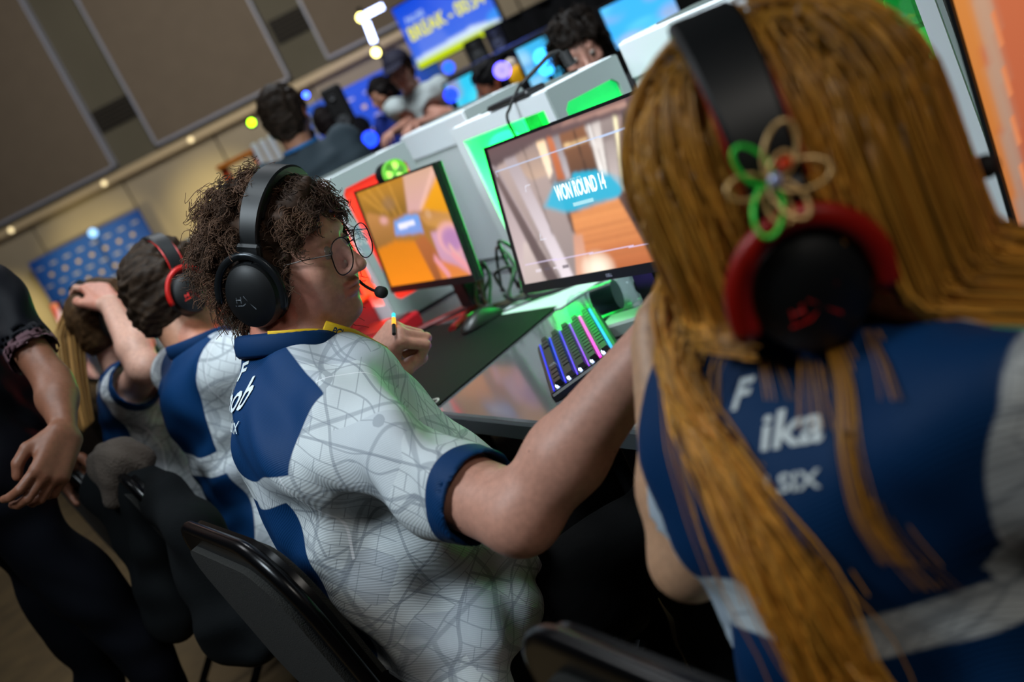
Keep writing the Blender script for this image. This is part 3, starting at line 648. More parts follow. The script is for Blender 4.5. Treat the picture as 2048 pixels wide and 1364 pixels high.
for row in range(5):
    x = -.1575; y = .0465-row*.0228
    for wd in widths[row]:
        L_ = wd*.0208
        if wd not in caps:
            q = M(); hx, hy = (L_-.003)/2, .0072
            hx *= KS; hy *= KS; q.add([(-hx, -hy, 0), (hx, -hy, 0), (hx, hy, 0), (-hx, hy, 0), (-hx*.86, -hy*.75, .0095), (hx*.86, -hy*.75, .0095), (hx*.86, hy*.8, .0095), (-hx*.86, hy*.8, .0095)], [(3, 2, 1, 0), (4, 5, 6, 7), (0, 1, 5, 4), (1, 2, 6, 5), (2, 3, 7, 6), (3, 0, 4, 7)])
            o = q.obj('keycap', m_cap); me = o.data; bpy.data.objects.remove(o); caps[wd] = me
            me.transform(Matrix.Translation(Vector(ORG['keycap'])))
        o = bpy.data.objects.new('keycap', caps[wd]); COL.objects.link(o); o.parent = t
        pos = kb+kx*(x+L_/2)*KS+ky2*y*KS+kn*.0045-kc
        o.matrix_local = Matrix(((*[KR[0][j] for j in range(3)], pos[0]), (*[KR[1][j] for j in range(3)], pos[1]), (*[KR[2][j] for j in range(3)], pos[2]), (0, 0, 0, 1)))
        x += L_
q = M()
for i in range(5):
    for s_ in (.15, .144) if i in (4,) else (.15,): q.ball(kb+ky2*(-.05+i*.0228)*KS+kx*s_*KS+kn*.006, .0035, 8, 6)
q.obj('indicator_light', glow('kb_white', '#b8d0ff', 9), t)
lamp('keyboard_glow', 'AREA', tuple(kb+up*.03), tuple(kb+up*1), .25, (.25, .15, 1), .25, sizey=.1)
# blue spot on the table before the keyboard, put in as a small added light
o = at(1152, 811, 1.0)-CAM_POS; o = CAM_POS+o*((.746-1.30)/o[2])
t = thing('blue_light_spot', (o[0], o[1], .741), 'tiny black dongle with a bright blue light at the table edge', 'dongle')
M().box((o[0], o[1], .744), (.02, .012, .006), None, .002).obj('shell', m_dark, t); M().ball((o[0], o[1], .748), .0038, 10, 8).obj('light', glow('dot_blue', '#2a40ff', 26), t)
# mouse
t = thing('computer_mouse', (1.165, 2.47, .745), 'black wireless mouse with a green sheen on the desk mat', 'mouse')
d = np.array((1.0, .05, 0)); d /= np.linalg.norm(d); e = np.cross(up, d); Rm = np.stack([d, e, up], 1); mo = np.array((1.165, 2.47, .7455))
def mouse(u, v):
    a = -PI*.0+2*PI*u; b = v*PI/2; rr = math.cos(b); x = .066*rr*math.cos(a); y = (.034+.004*math.cos(2*a))*rr*math.sin(a); z = .038*math.sin(b)*(1-.25*(x/.06)**2)-.004*x/.06
    return mo+Rm@np.array((x, y, max(0, z)))
M().grid(mouse, 32, 12).obj('shell', mat('mouse_shell', '#090c0a', .42), t, smooth=True)
M().cyl(mo+Rm@np.array((.036, -.004, .026)), mo+Rm@np.array((.036, .004, .026)), .009, n=16).obj('wheel', m_grey, t)
M().box(mo+Rm@np.array((-.02, 0, .0365)), (.022, .011, .002), Rm).obj('logo_light', mat('mouse_glint', '#0f8a2c', .4, emit='#0f8a2c', es=.25), t)  # green glint on the shell, put in as a faintly glowing patch
# clear plastic bottle lying under the monitor
t = thing('water_bottle', (1.19, 1.93, .745), 'crumpled clear plastic bottle lying below the corridor game monitor', 'bottle')
bo = np.array((1.135, 1.985, .775)); bd = np.array((.62, -.78, 0.0)); prof = [(.002, 0), (.026, .002), (.031, .012)]
for k in range(9): prof += [(.0315 if k % 2 else .0285, .02+k*.012)]
prof += [(.0315, .135), (.026, .155), (.013, .178), (.0125, .19)]
bm_ = pane('clear_plastic', (.80, .88, .88), .05)
M().lathe(bo, bd, prof, 24).obj('bottle_body', bm_, t, smooth=True); M().lathe(bo+bd*.19, bd, [(.015, 0), (.015, .016), (.012, .018)], 18).obj('cap', mat('cap_blue', '#3060c8', .4), t)
M().lathe(bo+bd*.06, bd, [(.0322, 0), (.0322, .05)], 24).obj('wrapper', mat('wrap', '#4a6a70', .3), t)
# paper sheet and grey box under the monitor
t = thing('paper_sheet', (1.17, 2.22, .741), 'white paper sheet lying behind the black desk mat', 'paper')
M().box((1.31, 2.34, .7425), (.21, .297, .002), Matrix.Rotation(.12, 3, 'Z')).obj('sheet', mat('paper', '#aab0b4', .7), t)
t = thing('small_box', (1.12, 1.62, .741), 'small pale grey adapter box beside the lit keyboard', 'box')
bx = at(1275, 648, 1.0)-CAM_POS; bx = CAM_POS+bx*((.75-1.30)/bx[2])
M().box((bx[0], bx[1]+.02, .756), (.07, .11, .03), Matrix.Rotation(.5, 3, 'Z'), .005).obj('shell', mat('adapter', '#7d8a84', .5), t)
# red things on the far part of the table
t = thing('gift_box', (1.0, 3.2, .741), 'bright orange-red box lid glowing in red light behind the fist', 'box')
M().box((1.03, 3.30, .79), (.26, .30, .10), Matrix.Rotation(.3, 3, 'Z'), .006).obj('carton', mat('box_red', '#8a0c10', .45), t)
M().box((1.03, 3.30, .845), (.27, .31, .014), Matrix.Rotation(.3, 3, 'Z'), .004).obj('lid', mat('box_orange_lit', '#ff4a10', .5), t)  # orange light on the red box is put into the lid colour
t = thing('red_case', (1.08, 2.93, .741), 'flat dark red case lying below the orange game monitor', 'case')
M().box((1.075, 2.97, .765), (.16, .26, .045), Matrix.Rotation(.35, 3, 'Z'), .008).obj('shell', mat('case_red', '#a01820', .35), t)
M().box((1.075, 2.97, .789), (.13, .22, .004), Matrix.Rotation(.35, 3, 'Z'), .002).obj('lid', mat('case_red_dark', '#3c0a10', .3), t)
# cables
def cable(pts, r, color, label, gr=None):
    P = np.array(pts, float); tt = np.linspace(0, len(P)-1, len(P)*7); Q = []
    for x in tt:
        i = min(int(x), len(P)-2); f_ = x-i; p0, p1, p2, p3 = P[max(i-1, 0)], P[i], P[i+1], P[min(i+2, len(P)-1)]
        Q.append(.5*((2*p1)+(-p0+p2)*f_+(2*p0-5*p1+4*p2-p3)*f_**2+(-p0+3*p1-3*p2+p3)*f_**3))
    o = M().tube(Q, r, 6).obj('cable', mat('cable_'+color, color, .5), None, True); tag(o, label, 'cable', gr); return o
g_ = np.random.default_rng(5)
for k in range(9):
    x = 1.30+.10*g_.random(); y = 1.60+.22*g_.random()
    cable([(x, y+.1, .746), (x-.05*g_.random(), y+.02, .80+.1*g_.random()), (x-.12, y-.05+.1*g_.random(), .79), (x-.06, y-.12, .746+.03*g_.random()), (x+.05, y-.2, .746)], .004, '#07090b' if k % 2 else '#10304a',
          'thin %s cable in the tangle under the corridor game monitor' % ('black' if k % 2 else 'dark blue'), '%s cables under the corridor game monitor' % ('black' if k % 2 else 'dark blue'))
for k in range(9):
    x = 1.30+.09*g_.random(); y = 2.45+.25*g_.random()
    cable([(x, y+.12, .746), (x-.08*g_.random(), y, .80+.12*g_.random()), (x-.03, y-.08+.1*g_.random(), .82), (x-.1, y-.1, .747+.02*g_.random()), (x, y-.22, .746)], .0045, '#060708' if k % 3 else '#30280c',
          'thin %s cable in the tangle behind the orange game monitor' % ('black' if k % 3 else 'ochre'), '%s cables behind the orange game monitor' % ('black' if k % 3 else 'ochre'))
cable([(.86, 1.3, .746), (1.0, 1.42, .75), (1.12, 1.50, .746), (1.2, 1.62, .76), (1.3, 1.75, .746)], .004, '#101418', 'black cable running over the green-lit table past the arm')
# desk microphone lying over the white computer
t = thing('desk_microphone', (1.5, 2.2, 1.212), 'black gooseneck microphone with foam tip on top of the white green-lit computer', 'microphone')
mm = [at(1040, 172, 2.62), at(1075, 135, 2.62), at(1100, 108, 2.62), at(1118, 102, 2.62), at(1131, 112, 2.62)]
mb = at(1045, 178, 2.62)
M().tube(mm, .005, 8).obj('gooseneck', m_black, t); M().tube([at(1127, 105, 2.62), at(1142, 130, 2.62)], [.014, .014], 14).obj('foam_tip', m_black, t)
M().box((mb[0]-.01, mb[1]+.03, 1.213), (.06, .2, .014), None, .005).obj('base', m_dark, t)
cc = [at(1042, 165, 2.62), at(1030, 190, 2.6), at(1020, 215, 2.58), at(1017, 245, 2.56), (1.388, 2.3, 1.05), (1.385, 2.32, .95), (1.37, 2.3, .76)]
cable(cc, .0035, '#0a0b0c', 'black cable hanging over the glass side of the white computer')

# ================================================================ chairs
m_fab = mat('chair_fabric', '#1f1f1c', .95, bump=.8, bscale=500, noise=.2, scale=200)
m_frame = mat('chair_frame', '#0b0b0d', .25, metal=.4)
CH = 14
def chair(loc, rz, label):
    """padded folding chair facing local +X, seat .45 high"""
    t = thing('padded_chair', (0, 0, 0), label, 'chair'); t.rotation_euler = (0, 0, rz)
    rr = lambda w, z0, z1, r, n=CH: [(w-r+r*math.cos(a), z1-r+r*math.sin(a)) for a in np.linspace(0, PI/2, n)]+[(-w+r+r*math.cos(a), z1-r+r*math.sin(a)) for a in np.linspace(PI/2, PI, n)]+[(-w+r+r*math.cos(a), z0+r+r*math.sin(a)) for a in np.linspace(PI, 1.5*PI, n)]+[(w-r+r*math.cos(a), z0+r+r*math.sin(a)) for a in np.linspace(1.5*PI, 2*PI, n)]
    la = math.radians(9); ez = np.array((-math.sin(la), 0, math.cos(la))); en = np.array((-math.cos(la), 0, -math.sin(la)))
    o = np.array((-.17, 0, .45))
    M().prism(rr(.225, .06, .44, .11), o, (0, 1, 0), ez, en, .03).obj('backrest', m_frame, t, True, sharp=40)
    M().prism(rr(.20, .085, .415, .09), o+en*.028, (0, 1, 0), ez, en, .012).obj('back_fabric', m_fab, t, True, sharp=40)
    M().prism(rr(.20, .085, .415, .09), o-en*.012, (0, 1, 0), ez, en, .013).obj('front_pad', m_fab, t)
    pts = [o+np.array((0, 1, 0))*x+ez*z+en*.02 for x, z in rr(.228, .05, .443, .115)]
    M().tube(pts, .011, 8, closed=True).obj('back_tube', m_frame, t, True)
    M().box((.03, 0, .445), (.40, .41, .05), None, .02).obj('seat', m_fab, t)
    for s in (-1, 1):
        M().tube([o+np.array((0, .21*s, 0))+ez*.2, (-.10, .215*s, .42), (.20, .215*s, .015)], .012, 8).obj('leg', m_frame, t)
        M().tube([(.18, .2*s, .42), (-.25, .2*s, .015)], .012, 8).obj('leg', m_frame, t)
    M().cyl((-.2, -.2, .06), (-.2, .2, .06), .009, n=8).obj('crossbar', m_frame, t)
    t.location = loc; return t
chair((.475, 1.60, 0), .05, 'black padded chair under the curly-haired player, backrest in front')
chair((.545, .62, 0), 0, 'black padded chair under the long-haired blond player')
chair((.49, 2.52, 0), 0, 'black padded chair under the player with the red-cupped headset')
chair((.43, 3.17, 0), .05, 'black padded chair under the ponytail player')
# the row goes on towards the far wall
table(.765, 1.52, 5.02, 6.82, 'grey folding table of the row, next beyond the ponytail player')
table(.765, 1.52, 6.84, 8.64, 'grey folding table of the row, two tables beyond the ponytail player')
table(.765, 1.52, 8.66, 10.9, 'last grey folding table of the row, before the blue backdrop board')
for y_, cols_, lb_ in ((6.2, ['#105060', '#1a90a0', '#0a3040'], 'distant monitor with teal picture above the raised arm'), (7.4, ['#203858', '#6a90b0', '#304860'], 'distant monitor with grey-blue picture above the ponytail'),
                       (8.7, ['#702018', '#e06040', '#e0c090', '#204060'], 'distant monitor with a red and cream picture left of the ponytail'), (10.2, ['#c04030', '#f0b070', '#3060a0', '#f0e0d0'], 'farthest monitor, orange and white picture beside the dark sleeve')):
    monitor((1.16, y_, .852), 0, 5.6, .535, .31, small_pic(cols_, int(y_*10)), lb_, 1.3)
pc(1.30, .22, 5.45, 5.9, 1.20, 'green', 'distant white computer with green glow above the raised hand', es=6, power=1.5)
pc(1.30, .22, 6.6, 7.05, 1.20, 'green', 'second distant white computer with green glow, up the row', es=6, power=1.5)
# ================================================================ organic surfaces: smooth unions of solids turned into one mesh
class Sdf:
    def __init__(s): s.ops = []
    def copy(s): q = Sdf(); q.ops = list(s.ops); return q
    def cone(s, a, b, ra, rb, k=.02, neg=False):
        a, b = np.array(a, float), np.array(b, float); r = max(ra, rb); s.ops.append(('c', a, b, ra, rb, k, neg, np.minimum(a, b)-r, np.maximum(a, b)+r)); return s
    def ell(s, c, r, R=None, k=.02, neg=False):
        c = np.array(c, float); r = np.array(r, float)*np.ones(3); m = r.max() if R is not None else r
        s.ops.append(('e', c, r, None if R is None else np.array(R), 0, k, neg, c-m, c+m)); return s
    def plane(s, p, n):  # keep what lies below the plane
        s.ops.append(('p', np.array(p, float), np.array(n, float), 0, 0, .006, True, None, None)); return s
    def one(s, op, X, Y, Z):
        if op[0] == 'c':
            a, b, ra, rb = op[1:5]; d = b-a; L2 = d@d+1e-12
            px, py, pz = X-a[0], Y-a[1], Z-a[2]; t = np.clip((px*d[0]+py*d[1]+pz*d[2])/L2, 0, 1)
            return np.sqrt((px-t*d[0])**2+(py-t*d[1])**2+(pz-t*d[2])**2)-(ra+(rb-ra)*t)
        if op[0] == 'e':
            c, r, R = op[1:4]; x, y, z = X-c[0], Y-c[1], Z-c[2]
            if R is not None: x, y, z = (R[0, 0]*x+R[1, 0]*y+R[2, 0]*z, R[0, 1]*x+R[1, 1]*y+R[2, 1]*z, R[0, 2]*x+R[1, 2]*y+R[2, 2]*z)
            k0 = np.sqrt((x/r[0])**2+(y/r[1])**2+(z/r[2])**2)+1e-9; k1 = np.sqrt((x/r[0]**2)**2+(y/r[1]**2)**2+(z/r[2]**2)**2)+1e-9
            return k0*(k0-1)/k1
        p, n = op[1:3]; return -((X-p[0])*n[0]+(Y-p[1])*n[1]+(Z-p[2])*n[2])
    def mesh(s, h, lo=None, hi=None, skip=()):
        if lo is None: lo = np.min([o[7] for o in s.ops if o[7] is not None and not o[6]], 0)-3*h; hi = np.max([o[8] for o in s.ops if o[8] is not None and not o[6]], 0)+3*h
        lo = np.array(lo); n = np.maximum(np.ceil((np.array(hi)-lo)/h).astype(int)+1, 4); ax = [(lo[i]+np.arange(n[i])*h).astype(np.float32) for i in range(3)]
        D = np.full(n, 1.0, np.float32)
        for op in s.ops:
            k, neg = op[5], op[6]
            if op[7] is None: i0, i1 = np.zeros(3, int), n
            else:
                pad = k+4*h; i0 = np.clip(np.floor((op[7]-pad-lo)/h).astype(int), 0, n); i1 = np.clip(np.ceil((op[8]+pad-lo)/h).astype(int)+1, 0, n)
            if np.any(i1-i0 < 1): continue
            sl = tuple(slice(a, b) for a, b in zip(i0, i1))
            d = s.one(op, ax[0][sl[0]][:, None, None], ax[1][sl[1]][None, :, None], ax[2][sl[2]][None, None, :]); A = D[sl]
            if neg: A = -A
            hh = np.maximum(k-np.abs(A-d), 0)/max(k, 1e-9); m = np.minimum(A, d)-hh*hh*k*.25
            D[sl] = -m if neg else m
        return nets(D, lo, h)
def nets(D, lo, h):
    S = D < 0; nx, ny, nz = D.shape; cs = [(i, j, k) for i in (0, 1) for j in (0, 1) for k in (0, 1)]
    cnt = sum(S[i:nx-1+i, j:ny-1+j, k:nz-1+k].astype(np.int8) for i, j, k in cs); act = (cnt > 0) & (cnt < 8)
    I = np.argwhere(act); idx = np.full(act.shape, -1, np.int64); idx[act] = np.arange(len(I))
    P = np.zeros((len(I), 3)); C = np.zeros(len(I)); val = {c: D[I[:, 0]+c[0], I[:, 1]+c[1], I[:, 2]+c[2]] for c in cs}
    for c in cs:
        for a in range(3):
            if c[a]: continue
            e = list(c); e[a] = 1; e = tuple(e); va, vb = val[c], val[e]; cr = (va < 0) != (vb < 0); t = np.where(cr, va/(va-vb+1e-12), 0)
            q = np.tile(np.array(c, float), (len(I), 1)); q[:, a] += t; P += q*cr[:, None]; C += cr
    V = lo+(I+P/np.maximum(C, 1)[:, None])*h; F = []
    for a in range(3):
        b, c = (a+1) % 3, (a+2) % 3
        s0 = [slice(None)]*3; s1 = [slice(None)]*3; s0[a] = slice(0, -1); s1[a] = slice(1, None); A = S[tuple(s0)]; B = S[tuple(s1)]
        E = np.argwhere(A != B); E = E[(E[:, b] > 0) & (E[:, c] > 0) & (E[:, b] < D.shape[b]-1) & (E[:, c] < D.shape[c]-1)]
        if not len(E): continue
        fl = A[tuple(E.T)]
        def g(db, dc): q = E.copy(); q[:, b] -= db; q[:, c] -= dc; return idx[tuple(q.T)]
        Q = np.stack([g(1, 1), g(0, 1), g(0, 0), g(1, 0)], 1); Q[~fl] = Q[~fl][:, ::-1]; F.append(Q)
    F = np.concatenate(F) if F else np.zeros((0, 4), int); F = F[(F >= 0).all(1)]
    return V, F
def vnorm(V, F):
    n = np.cross(V[F[:, 2]]-V[F[:, 0]], V[F[:, 3]]-V[F[:, 1]]); N = np.zeros_like(V)
    for k in range(4): np.add.at(N, F[:, k], n)
    return N/(np.linalg.norm(N, axis=1, keepdims=True)+1e-12)
def smooth(V, F, it=1, lam=.5):
    for _ in range(it):
        A = np.zeros_like(V); c = np.zeros(len(V))
        for k in range(4):
            a, b = F[:, k], F[:, (k+1) % 4]; np.add.at(A, a, V[b]); np.add.at(A, b, V[a]); np.add.at(c, a, 1); np.add.at(c, b, 1)
        m = c > 0; V = V.copy(); V[m] += lam*(A[m]/c[m, None]-V[m])
    return V
def compact(V, F):
    u, inv = np.unique(F, return_inverse=True); return V[u], inv.reshape(F.shape)
def cat(parts):
    Vs, Fs, o = [], [], 0
    for V, F in parts: Vs.append(V); Fs.append(F+o); o += len(V)
    return np.concatenate(Vs), np.concatenate(Fs)
def wave(P, seed, ks, amp):
    g = np.random.default_rng(seed); f = np.zeros(len(P))
    for k in ks:
        for _ in range(3):
            d = g.normal(size=3); d /= np.linalg.norm(d); e = g.normal(size=3); e /= np.linalg.norm(e)
            f += np.sin(P@d*k+g.random()*6.3+1.8*np.sin(P@e*k*.45+g.random()*6.3))*amp*ks[0]/k
    return f
def rot(al, pi, ro=0):
    a, p, r = np.radians([al, pi, ro]); ca, sa = np.cos(a), np.sin(a)
    return np.array([[ca, -sa, 0], [sa, ca, 0], [0, 0, 1]])@np.array([[np.cos(p), 0, np.sin(p)], [0, 1, 0], [-np.sin(p), 0, np.cos(p)]])@np.array([[1, 0, 0], [0, np.cos(r), -np.sin(r)], [0, np.sin(r), np.cos(r)]])
def strands(S, rad, n=3):
    """tubes along many polylines S (count, points, 3) as one mesh"""
    N, K, _ = S.shape; T = np.gradient(S, axis=1); T /= np.linalg.norm(T, axis=2, keepdims=True)+1e-9
    up_ = np.array((.31, .77, .55)); B = np.cross(T, up_); B /= np.linalg.norm(B, axis=2, keepdims=True)+1e-9; A = np.cross(B, T)
    r = np.broadcast_to(np.asarray(rad), (N, K))[..., None]
    V = np.stack([S+(B*math.cos(2*PI*j/n)+A*math.sin(2*PI*j/n))*r for j in range(n)], 2).reshape(-1, 3)
    b = (np.arange(N)[:, None]*K+np.arange(K-1)[None])*n; F = []
    for j in range(n): j2 = (j+1) % n; F.append(np.stack([b+j, b+j2, b+n+j2, b+n+j], -1).reshape(-1, 4))
    return V, np.concatenate(F)

# ---------------------------------------------------------------- materials for people
def skin_mat():
    m = mat('skin', '#c08a70', .48, noise=.10, scale=120, attr='tone', bump=.12, bscale=700, sss=.06); N, L = nodes(m); b = N['Principled BSDF']
    src = b.inputs['Base Color'].links[0].from_socket; tc = N.new('ShaderNodeTexCoord'); v = N.new('ShaderNodeTexVoronoi'); v.inputs['Scale'].default_value = 24; L.new(tc.outputs['Object'], v.inputs['Vector'])
    r = N.new('ShaderNodeMapRange'); r.inputs[1].default_value = .03; r.inputs[2].default_value = .05; r.inputs[3].default_value = .75; r.inputs[4].default_value = 0; L.new(v.outputs['Distance'], r.inputs[0])
    x = N.new('ShaderNodeMix'); x.data_type = 'RGBA'; L.new(r.outputs[0], x.inputs['Factor']); L.new(src, x.inputs['A']); x.inputs['B'].default_value = (.09, .03, .018, 1); L.new(x.outputs['Result'], b.inputs['Base Color']); return m
m_skin = skin_mat()
def jersey_mat(name='jersey_cloth', cw='#c9d0d3', cn='#06325e', cp='#b9c6d2', cr='#858d96', cf='#b4bbc2'):
    m = bpy.data.materials.new(name); m.use_nodes = True; N, L = nodes(m); b = N['Principled BSDF']; b.inputs['Roughness'].default_value = .6; b.inputs['Specular IOR Level'].default_value = .18
    tc = N.new('ShaderNodeTexCoord')
    def vor(scale, dim=None, stretch=(1, 1, 1), rotz=0.0):
        mp_ = N.new('ShaderNodeMapping'); mp_.inputs['Scale'].default_value = stretch; mp_.inputs['Rotation'].default_value = (.3, rotz*.5, rotz); L.new(tc.outputs['Object'], mp_.inputs[0])
        v = N.new('ShaderNodeTexVoronoi'); v.feature = 'DISTANCE_TO_EDGE'; v.inputs['Scale'].default_value = scale; v.inputs['Randomness'].default_value = .8
        L.new(mp_.outputs[0], v.inputs['Vector']); return v
    def lt(src, thr, soft=.006):
        r = N.new('ShaderNodeMapRange'); r.inputs[1].default_value = thr-soft; r.inputs[2].default_value = thr+soft; r.inputs[3].default_value = 1; r.inputs[4].default_value = 0
        L.new(src, r.inputs[0]); return r.outputs[0]
    def mixc(fac, A, B):
        x = N.new('ShaderNodeMix'); x.data_type = 'RGBA'
        L.new(fac, x.inputs['Factor'])
        for q, i in ((A, 'A'), (B, 'B')):
            if isinstance(q, tuple): x.inputs[i].default_value = (*q, 1)
            else: L.new(q, x.inputs[i])
        return x.outputs['Result']
    def mul(a, k):
        x = N.new('ShaderNodeMath'); x.operation = 'MULTIPLY'; L.new(a, x.inputs[0]); x.inputs[1].default_value = k; return x.outputs[0]
    white = lin(cw); road = lin(cr); thin = lin(cr); fill = lin(cf)
    vc = N.new('ShaderNodeTexVoronoi'); vc.inputs['Scale'].default_value = 9; L.new(tc.outputs['Object'], vc.inputs['Vector'])
    sep = N.new('ShaderNodeSeparateColor'); L.new(vc.outputs['Color'], sep.inputs[0])
    c = mixc(lt(sep.outputs[0], .35, .02), white, fill)
    def streets(sc_, rx, ry, rz, mortar):
        mp_ = N.new('ShaderNodeMapping'); mp_.inputs['Rotation'].default_value = (rx, ry, rz); L.new(tc.outputs['Object'], mp_.inputs[0])
        k = N.new('ShaderNodeTexBrick'); k.inputs['Scale'].default_value = sc_; k.inputs['Mortar Size'].default_value = mortar; k.inputs['Mortar Smooth'].default_value = .1; k.offset = .37; k.squash = 1.6; k.squash_frequency = 3
        k.inputs['Brick Width'].default_value = .55; k.inputs['Row Height'].default_value = .34; L.new(mp_.outputs[0], k.inputs['Vector']); return k.outputs['Fac']
    s1, s2 = streets(13, 1.35, .25, .35, .012), streets(17, 1.5, -.5, -.6, .014)
    pick = N.new('ShaderNodeMix'); pick.data_type = 'FLOAT'; L.new(lt(sep.outputs[1], .5, .01), pick.inputs[0]); L.new(s1, pick.inputs[2]); L.new(s2, pick.inputs[3])
    c = mixc(mul(pick.outputs[0], .6), c, thin)
    c = mixc(mul(streets(4.6, 1.45, .1, .75, .009), .65), c, road); c = mixc(mul(streets(3.3, 1.3, -.75, .2, .0075), .6), c, road)
    c = mixc(mul(lt(vor(6.5, stretch=(.8, 1.2, 1.0), rotz=1.1).outputs[0], .022), .55), c, road)
    def at_(n): a = N.new('ShaderNodeAttribute'); a.attribute_name = n; return a.outputs['Fac']
    def gt(src, soft=.0012):
        r = N.new('ShaderNodeMapRange'); r.inputs[1].default_value = -soft; r.inputs[2].default_value = soft; L.new(src, r.inputs[0]); return r.outputs[0]
    ab = N.new('ShaderNodeMath'); ab.operation = 'ABSOLUTE'; L.new(at_('pipe'), ab.inputs[0]); c = mixc(lt(ab.outputs[0], .0011, .0004), c, lin('#e4e6ea')); c = mixc(gt(at_('navy')), c, lin(cn)); c = mixc(gt(at_('pale')), c, lin(cp))
    L.new(c, b.inputs['Base Color'])
    w1 = N.new('ShaderNodeTexWave'); w1.inputs['Scale'].default_value = 130; w1.bands_direction = 'DIAGONAL'; L.new(tc.outputs['Object'], w1.inputs['Vector'])
    bp = N.new('ShaderNodeBump'); bp.inputs['Strength'].default_value = .25; bp.inputs['Distance'].default_value = .001; L.new(w1.outputs['Fac'], bp.inputs['Height']); L.new(bp.outputs[0], b.inputs['Normal'])
    return m
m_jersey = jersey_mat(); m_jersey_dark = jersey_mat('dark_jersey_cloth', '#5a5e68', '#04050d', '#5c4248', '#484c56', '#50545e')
m_pants = mat('black_trousers', '#050506', .85, bump=.3, bscale=60, spec=.12)
m_shoe = mat('dark_shoe', '#0c0c0d', .6)
def hairmat(name, rough=.45):
    m = mat(name, '#30201a', .6, attr='tone', spec=.18); return m
m_hair = hairmat('hair_strands')
m_navy = mat('navy_cloth', '#062c54', .7, spec=.15)
m_eye = mat('eye_white', '#857a72', .3); m_iris = mat('iris_dark', '#1c130c', .2)

# ---------------------------------------------------------------- body builders
def add_head(S, Hc, R, s, jaw=1.0, k=.016):
    g = lambda *p: Hc+R@(np.array(p)*s)
    def e(c, r, kk=k, neg=False, RR=None): S.ell(g(*c), np.array(r)*s, R if RR is None else R@RR, kk*s, neg)
    def c_(a, b, ra, rb, kk=k, neg=False): S.cone(g(*a), g(*b), ra*s, rb*s, kk*s, neg)
    e((-.008, 0, .028), (.099, .077, .090)); e((.030, 0, -.030), (.064, .060*jaw, .088), .03)
    e((.036, 0, -.082), (.05, .049*jaw, .036), .03); e((.079, 0, -.106), (.018, .022, .016), .022)
    if jaw > 1: e((.02, 0, -.115), (.05, .05, .03), .03); e((.05, .035, -.05), (.035, .028, .045), .025); e((.05, -.035, -.05), (.035, .028, .045), .025)
    c_((.083, -.028, .022), (.083, .028, .022), .013, .013, .016)
    for y in (-1, 1):
        e((.104, .031*y, -.001), (.019, .019, .012), .012, True); e((.060, .046*y, -.028), (.026, .02, .02), .02)
        e((.084, .031*y, -.001), (.0125, .0145, .0125), .003)
        e((.106, .0125*y, -.043), (.011, .008, .0075), .008)
        e((-.006, .078*y, -.008), (.017, .007, .031), .005, False, rot(0, -12)); e((.0, .088*y, -.006), (.009, .006, .016), .004, True)
    c_((.093, 0, .006), (.121, 0, -.037), .0075, .0115, .012)
    for y in (-1, 1): e((.110, .0065*y, -.051), (.006, .0035, .004), .003, True)
    e((.0955, 0, -.064), (.011, .023, .0062), .006); e((.0935, 0, -.0755), (.011, .020, .0066), .006); e((.108, 0, -.0695), (.012, .024, .0013), .003, True)
def add_hand(S, W, d, th, s=1.0, curl=(60, 70, 40), thumb=(35, 15), spread=6, k=.006):
    """W wrist, d towards the knuckles, th towards the thumb side; fingers close towards d x th (left) / th x d (right)"""
    d = np.array(d, float); d /= np.linalg.norm(d); th = np.array(th, float); th -= d*(th@d); th /= np.linalg.norm(th)
    return d, th
def hand(S, W, d, th, pn, s=1.0, curl=(60, 70, 40), thumb=None, spread=5, k=.006):
    d = np.array(d, float); d /= np.linalg.norm(d); th = np.array(th, float); th -= d*(th@d); th /= np.linalg.norm(th); pn = np.array(pn, float); n = np.cross(d, th); n = n if n@pn > 0 else -n
    W = np.array(W, float); g = lambda a, b, c: W+(d*a+th*b+n*c)*s
    for b, L_ in ((.028, .086), (.010, .090), (-.010, .086), (-.026, .078)): S.cone(g(.004, b*.75, 0), g(L_, b, -.002), .0165*s, .0115*s, .014*s)
    S.ell(g(.035, .026, .010), np.array((.030, .017, .015))*s, np.stack([d, th, n], 1), .012*s)
    cl = curl if isinstance(curl[0], (tuple, list)) else [curl]*4
    for i, (b, L_, f, r) in enumerate(((.029, .086, 1.0, .0098), (.010, .091, 1.08, .0100), (-.010, .087, 1.0, .0094), (-.028, .078, .8, .0084))):
        p = g(L_, b, -.001); a = 0; sp = math.radians(spread*(1.5-i))
        for j, (ln, an) in enumerate(zip((.044, .028, .021), cl[i])):
            a += math.radians(an); v = d*math.cos(a)*math.cos(sp)+n*math.sin(a)+th*math.cos(a)*math.sin(sp); q = p+v*ln*f*s
            S.cone(p, q, r*s*(1-.07*j), r*s*(.93-.08*j), k*s if j == 0 else .0025*s); p = q
    t = thumb or ((.022, .028, .010), (.050, .050, .018), (.078, .050, .030), (.098, .040, .036))
    rr = (.0155, .0125, .0115, .0095)
    for j in range(3): S.cone(g(*t[j]), g(*t[j+1]), rr[j]*s, rr[j+1]*s, .008*s if j == 0 else .003*s)
def torso_frame(al): a = math.radians(al); return np.stack([(math.cos(a), math.sin(a), 0), (-math.sin(a), math.cos(a), 0), (0, 0, 1.0)], 1)
